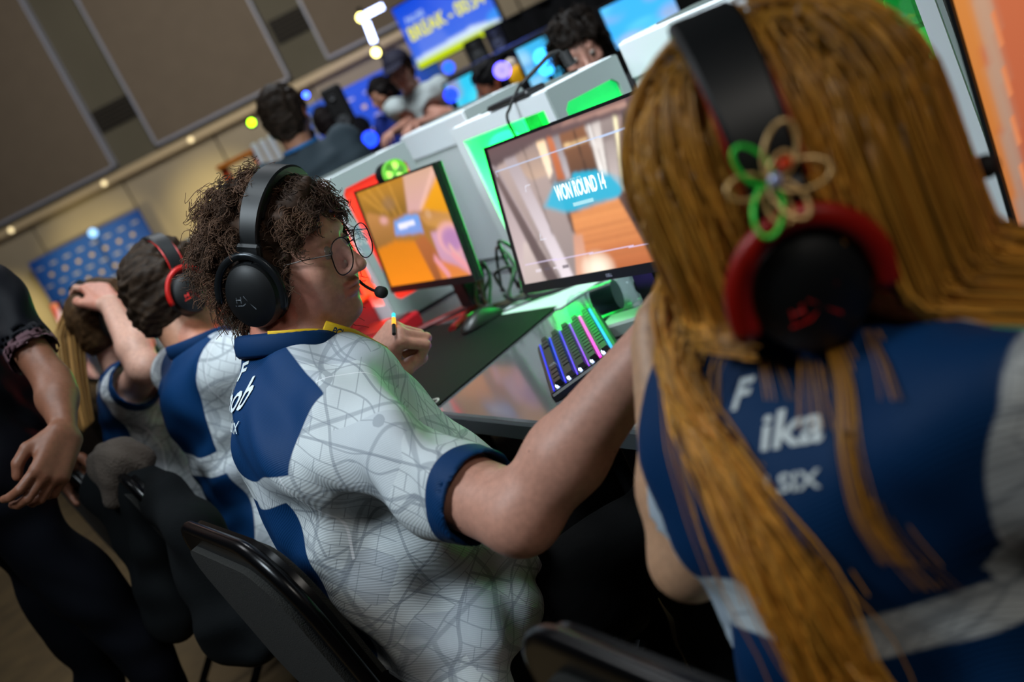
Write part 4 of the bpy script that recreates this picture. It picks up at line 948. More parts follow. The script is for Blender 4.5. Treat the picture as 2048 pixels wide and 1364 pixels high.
def build_person(name, base, label, pose, look, group=None):
    """pose: world joints; look: sizes, colours, hair. One continuous body mesh, clothing and hair as children."""
    J = {k: np.array(v, float) for k, v in pose.items() if k not in ('head', 'al')}
    Hc, hal, hpi, hro, hs = pose['head']; Hc = np.array(Hc, float); R = rot(hal, hpi, hro); TF = torso_frame(pose['al']); f_, l_, u_ = TF.T
    b = look.get('bulk', 1.0); bd = look.get('depth', 1.0); belly = look.get('belly', 1.0); rs = look.get('limb', 1.0); h0 = look.get('h', .009); hh = look.get('hh', .0045); hd = look.get('hd', .0036)
    root = thing(name, base, label, 'person', group)
    N, P = J['neck'], J['pelvis']; ax = N-P; ln = np.linalg.norm(ax); ax /= ln; fx = np.cross(l_, ax); fx /= np.linalg.norm(fx); l_ = np.cross(ax, fx); TR = np.stack([fx, l_, ax], 1)
    ct = math.radians(look.get('ctilt', 0)); cax = ax*math.cos(ct)+fx*math.sin(ct); cfx = fx*math.cos(ct)-ax*math.sin(ct)
    tp = lambda x, y, z: P+TR@np.array((x, y, z*ln))
    def trunk(S, o=0.0, k=.05):
        S.ell(tp(.005, 0, .66), (.116*bd+o, .163*b+o, .20*ln/.5+o), TR, k); S.ell(tp(-.012, 0, .80), (.080*bd+o, .150*b+o, .075+o), TR, k)
        S.ell(tp(.02*belly, 0, .38), (.125*bd*belly+o, .16*b+o, .17*ln/.5+o), TR, k); S.ell(tp(-.01, 0, .06), (.125*bd+o*1.6, .175*b+o*1.6, .13+o), TR, k)
        for s_ in 'LR':
            S.cone(tp(-.030, 0, .81), J['sh'+s_], .050*rs+o, .058*rs+o, k)
    S = Sdf(); add_head(S, Hc, R, hs, look.get('jaw', 1.0))
    S.cone(Hc+R@(np.array((-.022, 0, -.06))*hs), N-ax*.01, .054*hs*look.get('neckr', 1.0), .060*look.get('neckr', 1.0), .03)
    trunk(S, -.012 if look.get('top') else 0)
    arms = {}
    for s_ in 'LR':
        sh, el, wr = J['sh'+s_], J['el'+s_], J['wr'+s_]; fa = look.get('fore', 1.0)*rs; m = el+(wr-el)*.32
        S.cone(sh, el, .046*rs, .043*rs, .02); S.cone(el, m, .040*rs, .045*fa, .02); S.cone(m, wr, .045*fa, .028*fa, .02)
        hp = look.get('hand'+s_)
        if hp: hand(S, wr+(wr-el)/np.linalg.norm(wr-el)*.008, **hp)
        arms[s_] = (sh, el, wr)
    for s_ in 'LR':
        if 'kn'+s_ not in J: continue
        S.cone(J['hip'+s_], J['kn'+s_], .076*rs, .055*rs, .03); S.cone(J['kn'+s_], J['an'+s_], .055*rs, .036*rs, .02); S.cone(J['an'+s_], J['an'+s_]+f_*.16-u_*.035, .036, .024, .02)
    # one mesh: coarse trunk and limbs, finer head and hands cut from the same solid
    g0, g1 = Hc-.155*hs-.0, Hc+.155*hs; parts = [S.mesh(hd, g0, g1)]; boxes = [(g0, g1)]
    for s_ in 'LR':
        hp = look.get('hand'+s_)
        if hp:
            c = J['wr'+s_]+np.array(hp['d'])/np.linalg.norm(hp['d'])*.06; r = .115*hp.get('s', 1.0); parts.append(S.mesh(look.get('hg', .0034), c-r, c+r)); boxes.append((c-r, c+r))
    V, F = S.mesh(hh if look.get('fine_arm') else h0)
    C = V[F].mean(1); keep = np.ones(len(F), bool)
    for a, z in boxes: keep &= ~((C > a+.012).all(1) & (C < z-.012).all(1))
    parts.append(compact(V, F[keep])); V, F = cat([compact(smooth(v, f, 1, .4), f) for v, f in parts if len(f)])
    tone = np.tile(np.array(lin(look['skin'])), (len(V), 1)); q = (V-Hc)@R/hs; near = (np.abs(q).max(1) < .16)
    if look.get('scalp'):
        sc_ = near & (q[:, 2] > np.interp(q[:, 0], [-.06, -.02, .015, .05, .07, .1], [-.10, -.07, -.03, .04, .066, .08])) & ~((np.abs(q[:, 1]) > .074) & (q[:, 2] < .03)); tone[sc_] = np.array(lin(look['scalp']))
    lip = near & (np.abs(q[:, 2]+.0695) < .0115) & (np.abs(q[:, 1]) < .025) & (q[:, 0] > .085); tone[lip] = tone[lip]*np.array((.92, .62, .62))
    ear = near & (np.abs(q[:, 1]) > .074) & (q[:, 0] < .03); tone[ear] *= np.array((1.05, .8, .75))
    if look.get('stubble'):
        st = near & (q[:, 2] < -.052) & (q[:, 0] > -.0) & ~lip; kk = look['stubble']*np.clip((q[st, 0])/.08, 0, 1)*np.clip((-.045-q[st, 2])/.03, 0, 1)
        tone[st] *= (1-kk[:, None]*np.array((.45, .5, .5)))
        ch = near & (q[:, 2] < -.0) & (q[:, 2] > -.10) & (q[:, 0] < .07) & (q[:, 0] > -.02); kk = np.clip(1-np.abs(q[ch, 2]+.055)/.05, 0, 1)[:, None]*.4; tone[ch] *= 1-kk*np.array((.0, .38, .32))
    if look.get('pink'): tone *= np.array((1, .93, .93))
    body = mk('body', V, F, m_skin, root, True); cattr(body, 'tone', tone)
    # eyes and brows
    for y in (-1, 1):
        ec = Hc+R@(np.array((.0865, .031*y, -.0015))*hs)
        e_ = M().ball(ec, .0118*hs, 14, 10).obj('eye', m_eye, root, True)
        M().ball(ec+R@(np.array((.0085, 0, -.002))*hs), .0052*hs, 12, 8).obj('iris', m_iris, e_, True)
        br = [Hc+R@(np.array((.0925-.045*max(0, t)-.022*max(0, t)**2, (.031+t*.022)*y, .019+.006*(1-(t*1.2)**2)))*hs) for t in np.linspace(-1, 1, 7)]
        M().tube(br, np.array([.0018, .0028, .003, .003, .0028, .0022, .0012])*hs, 6).obj('eyebrow', mat('brow_'+look.get('browc', '#1c120c'), look.get('browc', '#1c120c'), .8), root, True)
    # clothing
    if look.get('top'):
        T = Sdf(); o = .013; trunk(T, o, .05); sleeve = look.get('sleeve', .62); sr = look.get('sleever', .060)*rs
        cuff = {}
        for s_ in 'LR':
            sh, el, wr = arms[s_]; d = el-sh; dl = np.linalg.norm(d); d /= dl; c = sh+d*dl*sleeve; cuff[s_] = (sh, d, dl*sleeve)
            T.cone(sh-d*.01+u_*.0, c, .066*rs, sr, .045)
        T.cone(N+cax*.012, N-cax*.05, .064*look.get('neckr', 1.0), .063*look.get('neckr', 1.0), .03)
        hem = tp(0, 0, look.get('hem', -.12)); T.plane(hem, -ax)
        T.cone(N+cax*.010+cfx*.006, N+cax*.16+cfx*.02, .059*look.get('neckr', 1.0), .10, .008, True)
        for s_ in 'LR':
            sh, d, L_ = cuff[s_]; T.plane(sh+d*L_, d) if False else None
            T.cone(sh+d*(L_-.02), sh+d*(L_+.25), sr*.86, sr*1.0, .004, True); T.cone(sh+d*(L_+sr*1.0+.004), sh+d*(L_+.3), sr*1.35, sr*1.35, .004, True)
        V, F = T.mesh(look.get('ht', .008)); V = smooth(V, F, 2, .5); n = vnorm(V, F); q = (V-P)@TR; q[:, 2] /= ln
        fold = wave(V, look.get('seed', 3), (34, 62), .0042*look.get('fold', 1.0))
        pq = q.copy(); pq[:, 2] *= ln; fold += .0055*look.get('fold', 1.0)*np.sin(pq@np.array((38, 22, 62.))+2*np.sin(pq@np.array((9, 25, 12.))))*np.clip(1-q[:, 2]*1.4, 0, 1)
        for s_ in 'LR':
            sh, d, L_ = cuff[s_]; w_ = V-sh; t = w_@d; rad = np.linalg.norm(w_-t[:, None]*d, axis=1); fold = np.where(rad < sr*1.6, fold*np.clip((L_-t)/.07, .06, 1), fold)
        V = V+n*fold[:, None]
        ob = mk('jersey' if look['top'] == 'jersey' else 'shirt', V, F, look.get('jmat', m_jersey) if look['top'] == 'jersey' else look['topmat'], root, True)
        tb = np.full(len(V), -1.0); ts = {}
        for s_ in 'LR':
            sh, d, L_ = cuff[s_]; w_ = V-sh; t = w_@d; rad = np.linalg.norm(w_-t[:, None]*d, axis=1); side = q[:, 1]*(1 if s_ == 'L' else -1)
            ts[s_] = np.where((rad < sr*1.9) & (t > .03) & (side > .06), t, -1)
        if look['top'] == 'jersey':
            y, z, x = np.abs(q[:, 1]), q[:, 2], q[:, 0]; wd = look.get('panel', .15)+look.get('ptop', .045)*np.clip((z-.6)/.35, 0, 1)**1.5; za, zb = look.get('stripe', (.42, .54))
            wob = .012*np.sin(q[:, 1]*30)+.05*(q[:, 1])
            v1 = np.minimum(wd-y, (z-zb-wob)*ln); v2 = np.minimum(look.get('panel2', .125)-y, (za+wob*.5-z)*ln); nv = np.maximum(v1, v2); nv = np.minimum(nv, .0-x+.02*0)
            pale = np.full(len(V), -1.0); nv = np.where((ts['R'] > .045) | (ts['L'] > .045), -.02, nv)
            nv = np.where(ts['R'] > 0, np.maximum(nv, ts['R']-(cuff['R'][2]-.030)), nv)
            if look.get('left_navy'): nv = np.where(ts['L'] > .02, .02, nv); pale = np.where(ts['L'] > 0, ts['L']-(cuff['L'][2]-.030), pale)
            else: nv = np.where(ts['L'] > 0, np.maximum(nv, ts['L']-(cuff['L'][2]-.030)), nv)
            if look.get('all_navy'): nv = np.maximum(nv, look['all_navy'](q, ts)); pale = np.maximum(pale, look['pale'](q, ts, cuff, ln))
            fattr(ob, 'navy', nv); fattr(ob, 'pale', pale); pp = np.full(len(V), 1.0)
            for s_, sg in (('L', 1), ('R', -1)):
                ys = ((arms[s_][0]-P)@TR)[1]*sg; d1 = q[:, 1]*sg-ys-.012+.10*np.clip(.62-z, 0, 1); pp = np.where((q[:, 1]*sg > .03) & (z > .48), d1, pp)
            d2 = x+.012; pp = np.where((z > .80) & (np.abs(d2) < np.abs(pp)) & (np.abs(q[:, 1]) < .185), d2, pp); fattr(ob, 'pipe', pp)
            # collar
            cm = look.get('collarmat', m_navy); cr = .069*look.get('neckr', 1.0); pts = []
            for t in np.linspace(0, 2*PI, 40, endpoint=False): pts.append(N+cax*(look.get('colh', .026)-.012*max(0, math.cos(t))**2)+cfx*(cr*math.cos(t)*1.02+.004)+l_*cr*1.06*math.sin(t))
            M().tube(pts, .0065, 8, closed=True, flat=2.7, up=cax).obj('collar', cm, root, True)
        look['_jersey'] = (ob, V, F, TR, P, ln)
        # trousers
        if 'hipL' in J:
            Q = Sdf(); Q.ell(tp(-.01, 0, .02), (.132*bd, .180*b, .13), TR, .04)
            for s_ in 'LR': Q.cone(J['hip'+s_], J['kn'+s_], .09*rs, .074*rs, .04); Q.cone(J['kn'+s_], J['an'+s_]+u_*.03, .072*rs, .058*rs, .03)
            V, F = Q.mesh(.012); V = V+vnorm(V, F)*wave(V, 9, (30, 55), .004)[:, None]; mk('trousers', V, F, look.get('pants', m_pants), root, True)
            for s_ in 'LR':
                Q = Sdf(); a_ = J['an'+s_]; Q.cone(a_+u_*.01, a_-u_*.035, .046, .044, .02); Q.cone(a_-u_*.045-f_*.03, a_-u_*.05+f_*.17, .042, .036, .03); Q.plane((0, 0, base[2]+.002), (0, 0, -1))
                V, F = Q.mesh(.008); mk('shoe', V, F, m_shoe, root, True)
    return root, Hc, R, hs
# ================================================================ hair, headsets, glasses
def local(Hc, R, s): return lambda *p: Hc+R@(np.array(p, float)*s)
def tone_attr(o, V, base, var, g, per):
    t = np.repeat(np.clip(g.normal(1, var, (len(V)//per, 1)), .35, 2), per, 0); cattr(o, 'tone', np.array(lin(base))*t)
def shell_hair(root, Hc, R, s, color, th=.008, low=-.06, beard=None, bumps=.002, front=.045, name='hair'):
    g = local(Hc, R, s); S = Sdf(); S.ell(g(-.012, 0, .032), (np.array((.099, .078, .090))+th)*s, R, .01); S.ell(g(-.045, 0, -.03), (np.array((.055, .066, .06))+th*.7)*s, R, .02*s)
    S.ell(g(.095, 0, -.035+front*0), np.array((.062, .10, .085+.0))*s, R, .01*s, True); S.plane(g(0, 0, low), R@np.array((.25, 0, -1.0)))
    V, F = S.mesh(.0055*s if th < .02 else .007*s); n = vnorm(V, F); V = V+n*wave(V, 5, (150, 320), bumps)[:, None]
    o = mk(name, V, F, m_hair, root, True); g_ = np.random.default_rng(3); k = 1+.35*np.sin(wave(V, 8, (260, 500), 1.0)*1.2); cattr(o, 'tone', np.array(lin(color))*k[:, None]); return o
def beard(root, Hc, R, s, color):
    g = local(Hc, R, s); S = Sdf(); S.ell(g(.034, 0, -.082), np.array((.060, .061, .046))*s, R, .02); S.ell(g(.076, 0, -.108), np.array((.028, .032, .026))*s, R, .02)
    S.ell(g(.10, 0, -.045), np.array((.03, .05, .022))*s, R, .006, True); S.ell(g(.105, 0, -.07), np.array((.014, .02, .006))*s, R, .004, True)
    V, F = S.mesh(.006*s); V = V+vnorm(V, F)*wave(V, 6, (200, 400), .002)[:, None]; o = mk('beard', V, F, m_hair, root, True); cattr(o, 'tone', np.tile(np.array(lin(color)), (len(V), 1)))
def curly_hair(root, Hc, R, s, N, color, hair_len=.07, seed=2, band=None, cupz=None, base_th=.02, rad=.0011, K=22, fall=.55, lock=9):
    g_ = np.random.default_rng(seed); g = local(Hc, R, s)
    NL = N//lock; d = g_.normal(size=(NL*4, 3)); d /= np.linalg.norm(d, axis=1, keepdims=True); c = np.array((-.010, 0, .028)); r = np.array((.100, .078, .091)); q = c+d*r
    x, y, z = q.T; hl = np.interp(x, [-.06, -.02, .015, .05, .075, .1], [-.105, -.075, -.035, .035, .062, .075]); ok = z > hl
    if cupz is not None: ok &= ~((np.hypot(x-cupz[0], z-cupz[1]) < .040) & (np.abs(y) > .045))
    q = q[ok][:NL]; NL = len(q); N = NL*lock; nn = (q-c)/r**2; nn /= np.linalg.norm(nn, axis=1, keepdims=True)
    gl = R.T@np.array((0, 0, -1.0)); L_ = hair_len*(.65+.6*g_.random(NL))*np.where(q[:, 0] > .04, .62, 1.0)
    L_ *= np.where(q[:, 2] < -.03, 1.15, 1.0)
    if band is not None:
        bx = q[:, 0]-(band[0]+band[1]*q[:, 2]); near = (np.abs(bx) < .028) & (q[:, 2] > -.01); L_ = np.where(near, L_*.30, L_)
    dirs = nn+gl*(fall*.6+.3*g_.random((NL, 1)))+.35*g_.normal(size=(NL, 3)); dirs[:, 0] += .15*(q[:, 0] > .04); dirs /= np.linalg.norm(dirs, axis=1, keepdims=True)
    u = np.linspace(0, 1, K)[None, :, None]; a = np.cross(dirs, gl+.3*g_.normal(size=(NL, 3))); a /= np.linalg.norm(a, axis=1, keepdims=True); b = np.cross(dirs, a)
    turns = (1.4+1.6*g_.random((NL, 1, 1))); ph = g_.random((NL, 1, 1))*6.3; amp0 = (.0045+.0055*g_.random((NL, 1, 1)))
    rp = lambda z_: np.repeat(z_, lock, 0)
    q, dirs, L_, a, b = rp(q), rp(dirs), rp(L_)*(.8+.35*g_.random(N)), rp(a), rp(b); q = q+g_.normal(size=q.shape)*.0028; dirs = dirs+.07*g_.normal(size=dirs.shape)
    turns = rp(turns)*(1+.06*g_.normal(size=(N, 1, 1))); ph = rp(ph)+.35*g_.normal(size=(N, 1, 1)); amp = rp(amp0)*(1+.15*g_.normal(size=(N, 1, 1)))*np.minimum(1, u*3)
    S = q[:, None]+dirs[:, None]*L_[:, None, None]*u+(gl*fall)[None, None]*L_[:, None, None]*u**2*.7
    S = S+(a[:, None]*np.cos(turns*2*PI*u+ph)+b[:, None]*np.sin(turns*2*PI*u+ph))*amp
    e = (S-c)/(r+.003); k = np.linalg.norm(e, axis=2, keepdims=True); S = np.where(k < 1, c+(S-c)/np.maximum(k, .2), S)
    if cupz is not None:
        bad = ((np.hypot(S[..., 0]-cupz[0], (S[..., 2]-cupz[1])*.9) < .056) & (S[..., 1] < -.072)).any(1); S = S[~bad]; N = len(S)
    W = Hc+(S*s)@R.T; V, F = strands(W, rad*s*np.linspace(1, .55, K)[None]); per = K*3
    Sd = Sdf(); Sd.ell(g(*c), (r+base_th)*s, R, .01); Sd.ell(g(-.055, 0, -.035), np.array((.06, .07, .07))*s, R, .03)
    Sd.ell(g(.098, 0, -.04), np.array((.070, .12, .098))*s, R, .01, True); Sd.ell(g(.05, 0, -.09), np.array((.09, .12, .075))*s, R, .01, True)
    if cupz is not None:
        for y_ in (-1, 1): Sd.ell(g(cupz[0], .12*y_, cupz[1]), np.array((.042, .05, .046))*s, R, .008, True)
    if band is not None:
        for zz in np.linspace(.0, .12, 8):
            for y_ in (-1, 1): yy = .078*math.sqrt(max(0, 1-((zz-.028)/.1)**2)); Sd.ell(g(band[0]+band[1]*zz, (yy+.022)*y_, zz+.012), np.array((.017, .013, .017))*s, R, .006, True)
    Vb, Fb = Sd.mesh(.006*s); Vb = Vb+vnorm(Vb, Fb)*wave(Vb, 4, (110, 230), .0042)[:, None]
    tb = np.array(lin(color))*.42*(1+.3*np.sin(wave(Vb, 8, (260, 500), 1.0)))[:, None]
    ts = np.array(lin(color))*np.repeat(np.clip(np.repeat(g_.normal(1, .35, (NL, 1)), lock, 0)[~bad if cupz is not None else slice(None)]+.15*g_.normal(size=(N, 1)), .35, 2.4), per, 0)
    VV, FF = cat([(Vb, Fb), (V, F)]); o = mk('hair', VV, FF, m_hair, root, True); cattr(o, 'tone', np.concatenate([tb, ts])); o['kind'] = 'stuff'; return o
def headset(Hc, R, s, label, tilt=0, shell='black', accent=None, mic=True, logo='HX', group=None, cup_r=.046, fork=True, cups=(-1, 1), gap=.0, logo_m=None, band_w=.019, drop=-.012, forkr=.0065):
    RR = R@rot(0, tilt); g = local(Hc, RR, s); X, Y, Z = RR.T
    sm = mat('headset_black', '#0b0d0f', .48); pad = mat('headset_pad', '#050506', .75); ac = mat('headset_'+accent[1:], accent, .4, metal=.1) if accent else mat('headset_gun', '#2a2d30', .28, metal=.7)
    t = thing('headset', g(0, 0, drop), label, 'headset', group); yc = .094+gap; zc = drop
    arc = [g(-.004, (yc-.002)*math.cos(a), .052+.086*math.sin(a)) for a in np.linspace(-.10, PI+.10, 33)]
    q = M(); sec = [(-1, -.6), (-1, .6), (-.86, 1), (.86, 1), (1, .6), (1, -.6), (.86, -1), (-.86, -1)]; hw, ht = band_w*s, .0062*s; VV = []
    for a in np.linspace(-.10, PI+.10, 33):
        c_ = g(-.004, (yc-.002)*math.cos(a), .052+.086*math.sin(a)); rd = Y*math.cos(a)+Z*math.sin(a)
        for u_, v_ in sec: VV.append(c_+X*u_*hw*(1-.22*abs(math.cos(a))**3)+rd*v_*ht*(1+.35*math.sin(a)))
    q.add(VV, [(i*8+j, i*8+(j+1) % 8, (i+1)*8+(j+1) % 8, (i+1)*8+j) for i in range(32) for j in range(8)]+[tuple(range(7, -1, -1)), tuple(range(256, 264))]); q.obj('headband', sm, t, True, sharp=35)
    M().tube([g(-.004, (yc-.012)*math.cos(a), .050+.076*math.sin(a)) for a in np.linspace(.5, PI-.5, 21)], .009*s, 10, flat=1.9, up=X).obj('headband_pad', pad, t, True)
    if accent: M().tube([g(-.004+band_w*.92, (yc+.001)*math.cos(a), .052+.086*math.sin(a)) for a in np.linspace(-.1, PI+.1, 33)], .0016*s, 6).obj('stitching', ac, t); M().tube([g(-.004-band_w*.92, (yc+.001)*math.cos(a), .052+.086*math.sin(a)) for a in np.linspace(-.1, PI+.1, 33)], .0016*s, 6).obj('stitching', ac, t)
    for y in cups:
        M().box(g(-.004, (yc+.003)*y, .036), np.array((.040, .014, .036))*s, RR, .004*s).obj('band_end', sm, t)
        if fork:
            M().tube([g(-.004, (yc+.003)*y, .030), g(-.004, (yc+.012)*y, .010+drop+.037)], [.0085*s, .0065*s], 8, flat=1.4, up=X).obj('slider', ac, t)
            fk = [g(-.004+(cup_r+.006)*1.0*math.cos(a), (yc+.016)*y, drop+(cup_r+.008)*1.12*math.sin(a)) for a in np.linspace(-.25, PI+.25, 25)]
            M().tube(fk, forkr*s, 8, flat=.8, up=Y).obj('fork', ac, t, True)
        d = Y*y; o = g(-.004, (yc-.012)*y, drop)
        M().lathe(o, d, [(cup_r*.62*s, -.014*s), (cup_r*1.02*s, -.012*s), (cup_r*1.06*s, -.004*s), (cup_r*1.0*s, .006*s)], 32, sq=(.92, 1.08), up=Z).obj('ear_cushion', pad, t, True)
        cu = M().lathe(o, d, [(cup_r*1.0*s, .004*s), (cup_r*1.03*s, .010*s), (cup_r*1.02*s, .020*s), (cup_r*.93*s, .030*s), (cup_r*.86*s, .0315*s), (cup_r*.80*s, .0335*s), (cup_r*.5*s, .039*s), (cup_r*.12*s, .0405*s)], 36, sq=(.92, 1.08), up=Z).obj('ear_cup', sm, t, True, sharp=40)
        if logo:
            ex = X*(-y)*1.0; ex = -ex if y > 0 else ex; ex = X if y < 0 else -X
            lm = logo_m or mat('logo_red', '#c01512', .5)
            q = M(); oo = o+d*.0402*s-Z*.004*s
            def p_(a, b): return oo+ex*a*s+Z*b*s-d*(a*a+b*b)*s*4.5
            for a, b in (((-.019, .004), (-.019, -.005)), ((-.011, .006), (-.011, -.004)), ((-.020, 0), (-.010, .001)), ((-.006, .008), (.013, -.012)), ((.016, .013), (-.008, -.008)), ((-.008, -.008), (-.022, -.010))): q.tube([p_(*a), p_(*b)], .0012*s, 5)
            q.obj('cup_emblem', lm, cu)
    if mic:
        pts = [g(.022, (yc+.004), drop-.02), g(.06, yc-.004, -.058), g(.10, .066, -.068), g(.128, .036, -.062), g(.152, .008, -.052)]
        P = np.array(pts); tt = np.linspace(0, 4, 22); Q = np.stack([np.interp(tt, range(5), P[:, i]) for i in range(3)], 1); Q[1:-1] = (Q[:-2]+2*Q[1:-1]+Q[2:])/4
        M().tube(Q, .0027*s, 8).obj('mic_boom', pad, t, True)
        e = Q[-1]-Q[-3]; e /= np.linalg.norm(e); M().lathe(Q[-1]-e*.004*s, e, [(.003*s, 0), (.0075*s, .002*s), (.0095*s, .008*s), (.0095*s, .024*s), (.007*s, .029*s), (.002*s, .030*s)], 16).obj('mic_foam', pad, t, True)
    return t, g
def std_pose(Hc, al, sit=True, ph=16, ro=0, hal=None, s=.96, zfloor=0.0, arms='lap', lean=.03):
    TF = torso_frame(al); f, l, u = TF.T; Hc = np.array(Hc, float); N = Hc-f*.035-u*.165; P = N-u*.50-f*lean
    J = dict(head=(Hc, al if hal is None else hal, ph, ro, s), al=al, neck=N, pelvis=P)
    for k, y in (('L', 1), ('R', -1)):
        J['sh'+k] = N+l*.175*y-u*.045; 
        if arms == 'lap': J['el'+k] = J['sh'+k]-u*.25+f*.05+l*.04*y; J['wr'+k] = J['el'+k]+f*.20+u*.05-l*.06*y
        else: J['el'+k] = J['sh'+k]-u*.27+l*.05*y; J['wr'+k] = J['el'+k]-u*.20+f*.11
        J['hip'+k] = P+l*.09*y-u*.02
        if sit: J['kn'+k] = J['hip'+k]+f*.40; J['an'+k] = np.array([*(J['kn'+k]+f*.0)[:2], .09])
        else: J['kn'+k] = J['hip'+k]*np.array((1, 1, 0))+np.array((0, 0, .09+(J['hip'+k][2]-.09)*.5))+f*.02; J['an'+k] = np.array([*J['hip'+k][:2], .09])
    return J
relax = lambda d, th, pn: dict(d=d, th=th, pn=pn, curl=(25, 30, 20))
SK1, SK2, SK3 = '#c58f7b', '#b98468', '#c99a78'

# ================================================================ the curly-haired player
Hc = at(574, 512, 1.69); cur = dict(head=(Hc, -52, 10, 1, .96), al=-10, neck=(.448, 1.635, 1.035), pelvis=(.448, 1.585, .52),
    shR=at(702, 885, 1.53), shL=(.505, 1.815, .955), elR=at(1040, 1030, 1.28), wrR=at(1345, 640, 1.19), elL=(.60, 1.93, .80), wrL=at(738, 742, 1.93),
    hipL=(.44, 1.68, .50), hipR=(.44, 1.50, .50), knL=(.84, 1.72, .53), knR=(.85, 1.46, .53), anL=(.80, 1.74, .09), anR=(.80, 1.44, .09))
look = dict(skin=SK1, scalp='#1c120d', ctilt=24, colh=.034, bulk=1.20, depth=1.18, belly=1.18, limb=1.10, fore=.92, jaw=1.16, neckr=1.12, top='jersey', sleeve=.79, sleever=.056, hem=-.15, ht=.0055, hh=.006, hd=.003, hg=.0026, fine_arm=True, stubble=.55,
    panel=.192, ptop=.03, panel2=.130, stripe=(.695, .785), seed=4, fold=1.3,
    handL=dict(d=(at(795, 672, 1.90)-at(738, 742, 1.93)), th=-AX_F+AX_R*.5-AX_U*.6, pn=AX_R*.8-AX_U*.5, curl=[(70, 92, 60), (74, 95, 60), (80, 95, 60), (82, 95, 60)], thumb=((.022, .030, .012), (.052, .040, .034), (.072, .022, .054), (.076, -.006, .058)), spread=1, s=1.02),
    handR=dict(d=at(1440, 560, 1.14)-at(1345, 640, 1.19), th=AX_U, pn=AX_R-AX_F*.2, curl=[(80, 95, 60)]*4, thumb=((.022, .028, .008), (.050, .044, .024), (.078, .034, .048), (.092, .016, .058)), spread=1))
pR, Hc, R, hs = build_person('person', (.46, 1.60, 0), 'curly-haired man in glasses and white-navy jersey, reaching out one arm for a fist bump', cur, look)
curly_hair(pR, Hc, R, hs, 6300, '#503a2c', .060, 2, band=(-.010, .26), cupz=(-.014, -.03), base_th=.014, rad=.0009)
headset(Hc, R, hs, 'all-black headset with thin mic boom worn by the curly-haired man', tilt=15, mic=True, logo_m=mat('logo_grey', '#5a6066', .4), gap=.004, cup_r=.050, drop=-.026)
cur_look = look
# spectacles
g = local(Hc, R, hs); m_wire = mat('wire_frame', '#1a1512', .3, metal=.8); t = thing('glasses', g(.10, 0, 0), 'thin wire aviator glasses worn by the curly-haired man', 'glasses')
def lens_pt(y, a, k=1.0):
    rx, rz = .029*k, .0275*k; ca_, sa_ = math.cos(a), math.sin(a); e = lambda v: math.copysign(abs(v)**.82, v)
    yy = rx*e(ca_)+(.003*sa_*-1 if sa_ < 0 else 0); zz = rz*e(sa_); return g(.117-.10*abs(.038+yy)**1.25+.004, (.038+yy)*y, -.010+zz)
for y in (-1, 1):
    rim = [lens_pt(y, a) for a in np.linspace(0, 2*PI, 40, endpoint=False)]
    M().tube(rim, .0010, 6, closed=True).obj('rim', m_wire, t, True)
    q = M(); q.add([np.mean(rim, 0)]+rim, [(0, 1+i, 1+(i+1) % 40) for i in range(40)]); q.obj('lens', pane('spectacle_glass', (.96, .96, .98), .22), t, True)
    M().tube([lens_pt(y, .35), g(.075, .074*y, .004), g(.03, .080*y, .003), g(-.01, .081*y, .002)], .0010, 6).obj('temple', m_wire, t)
M().tube([lens_pt(-1, PI*.86), g(.1235, -.006, .003), g(.1235, .006, .003), lens_pt(1, PI*.86)], .0011, 6).obj('bridge', m_wire, t)
M().tube([lens_pt(-1, PI*.68), g(.122, 0, .013), lens_pt(1, PI*.68)], .0010, 6).obj('brow_bar', m_wire, t)
# writing on the back of a jersey: laid onto the cloth
from mathutils.bvhtree import BVHTree
def on_cloth(look, root, name, body, size, y0, z0, m, bold=.0, shear=0.0, width=None, off=.0016):
    ob, V, F, TR, P, ln = look['_jersey']; T, Fc = text_mesh(body, size, bold, shear)
    if width: T[:, 0] *= width/(T[:, 0].max()-T[:, 0].min())
    bm = bmesh.new(); vs = [bm.verts.new((a, b, 0)) for a, b in T]
    for f in Fc:
        try: bm.faces.new([vs[i] for i in f])
        except ValueError: pass
    bmesh.ops.triangulate(bm, faces=bm.faces[:]); bmesh.ops.subdivide_edges(bm, edges=[e for e in bm.edges if e.calc_length() > .006], cuts=1); bmesh.ops.triangulate(bm, faces=bm.faces[:])
    T = np.array([v.co[:2] for v in bm.verts]); bm.verts.index_update(); Fc = [tuple(v.index for v in f.verts) for f in bm.faces]; bm.free()
    bvh = BVHTree.FromPolygons([tuple(v) for v in V], [tuple(f) for f in F]); out = []
    for a, b in T:
        p = P+TR@np.array((-.6, y0-a, z0*ln+b)); d = TR[:, 0]; h = bvh.ray_cast(Vector(p), Vector(d)); q = np.array(h[0]) if h[0] is not None else (out[-1] if out else p+d*.45); n = np.array(h[1]) if h[1] is not None else -d
        out.append(q-d*off)
    return mk(name, np.array(out), Fc, m, root)
m_print = mat('white_print', '#d7e2e6', .6)
on_cloth(look, pR, 'name_print', 'skoob', .032, -.016, 1.0, m_print, .012, width=.104, off=.004)
on_cloth(look, pR, 'team_print', 'IRONSIX', .0150, -.020, .93, m_print, .012, shear=.15, width=.106, off=.004)
on_cloth(look, pR, 'badge_print', 'F', .020, -.014, 1.055, m_print, .03, shear=.3, width=.03)
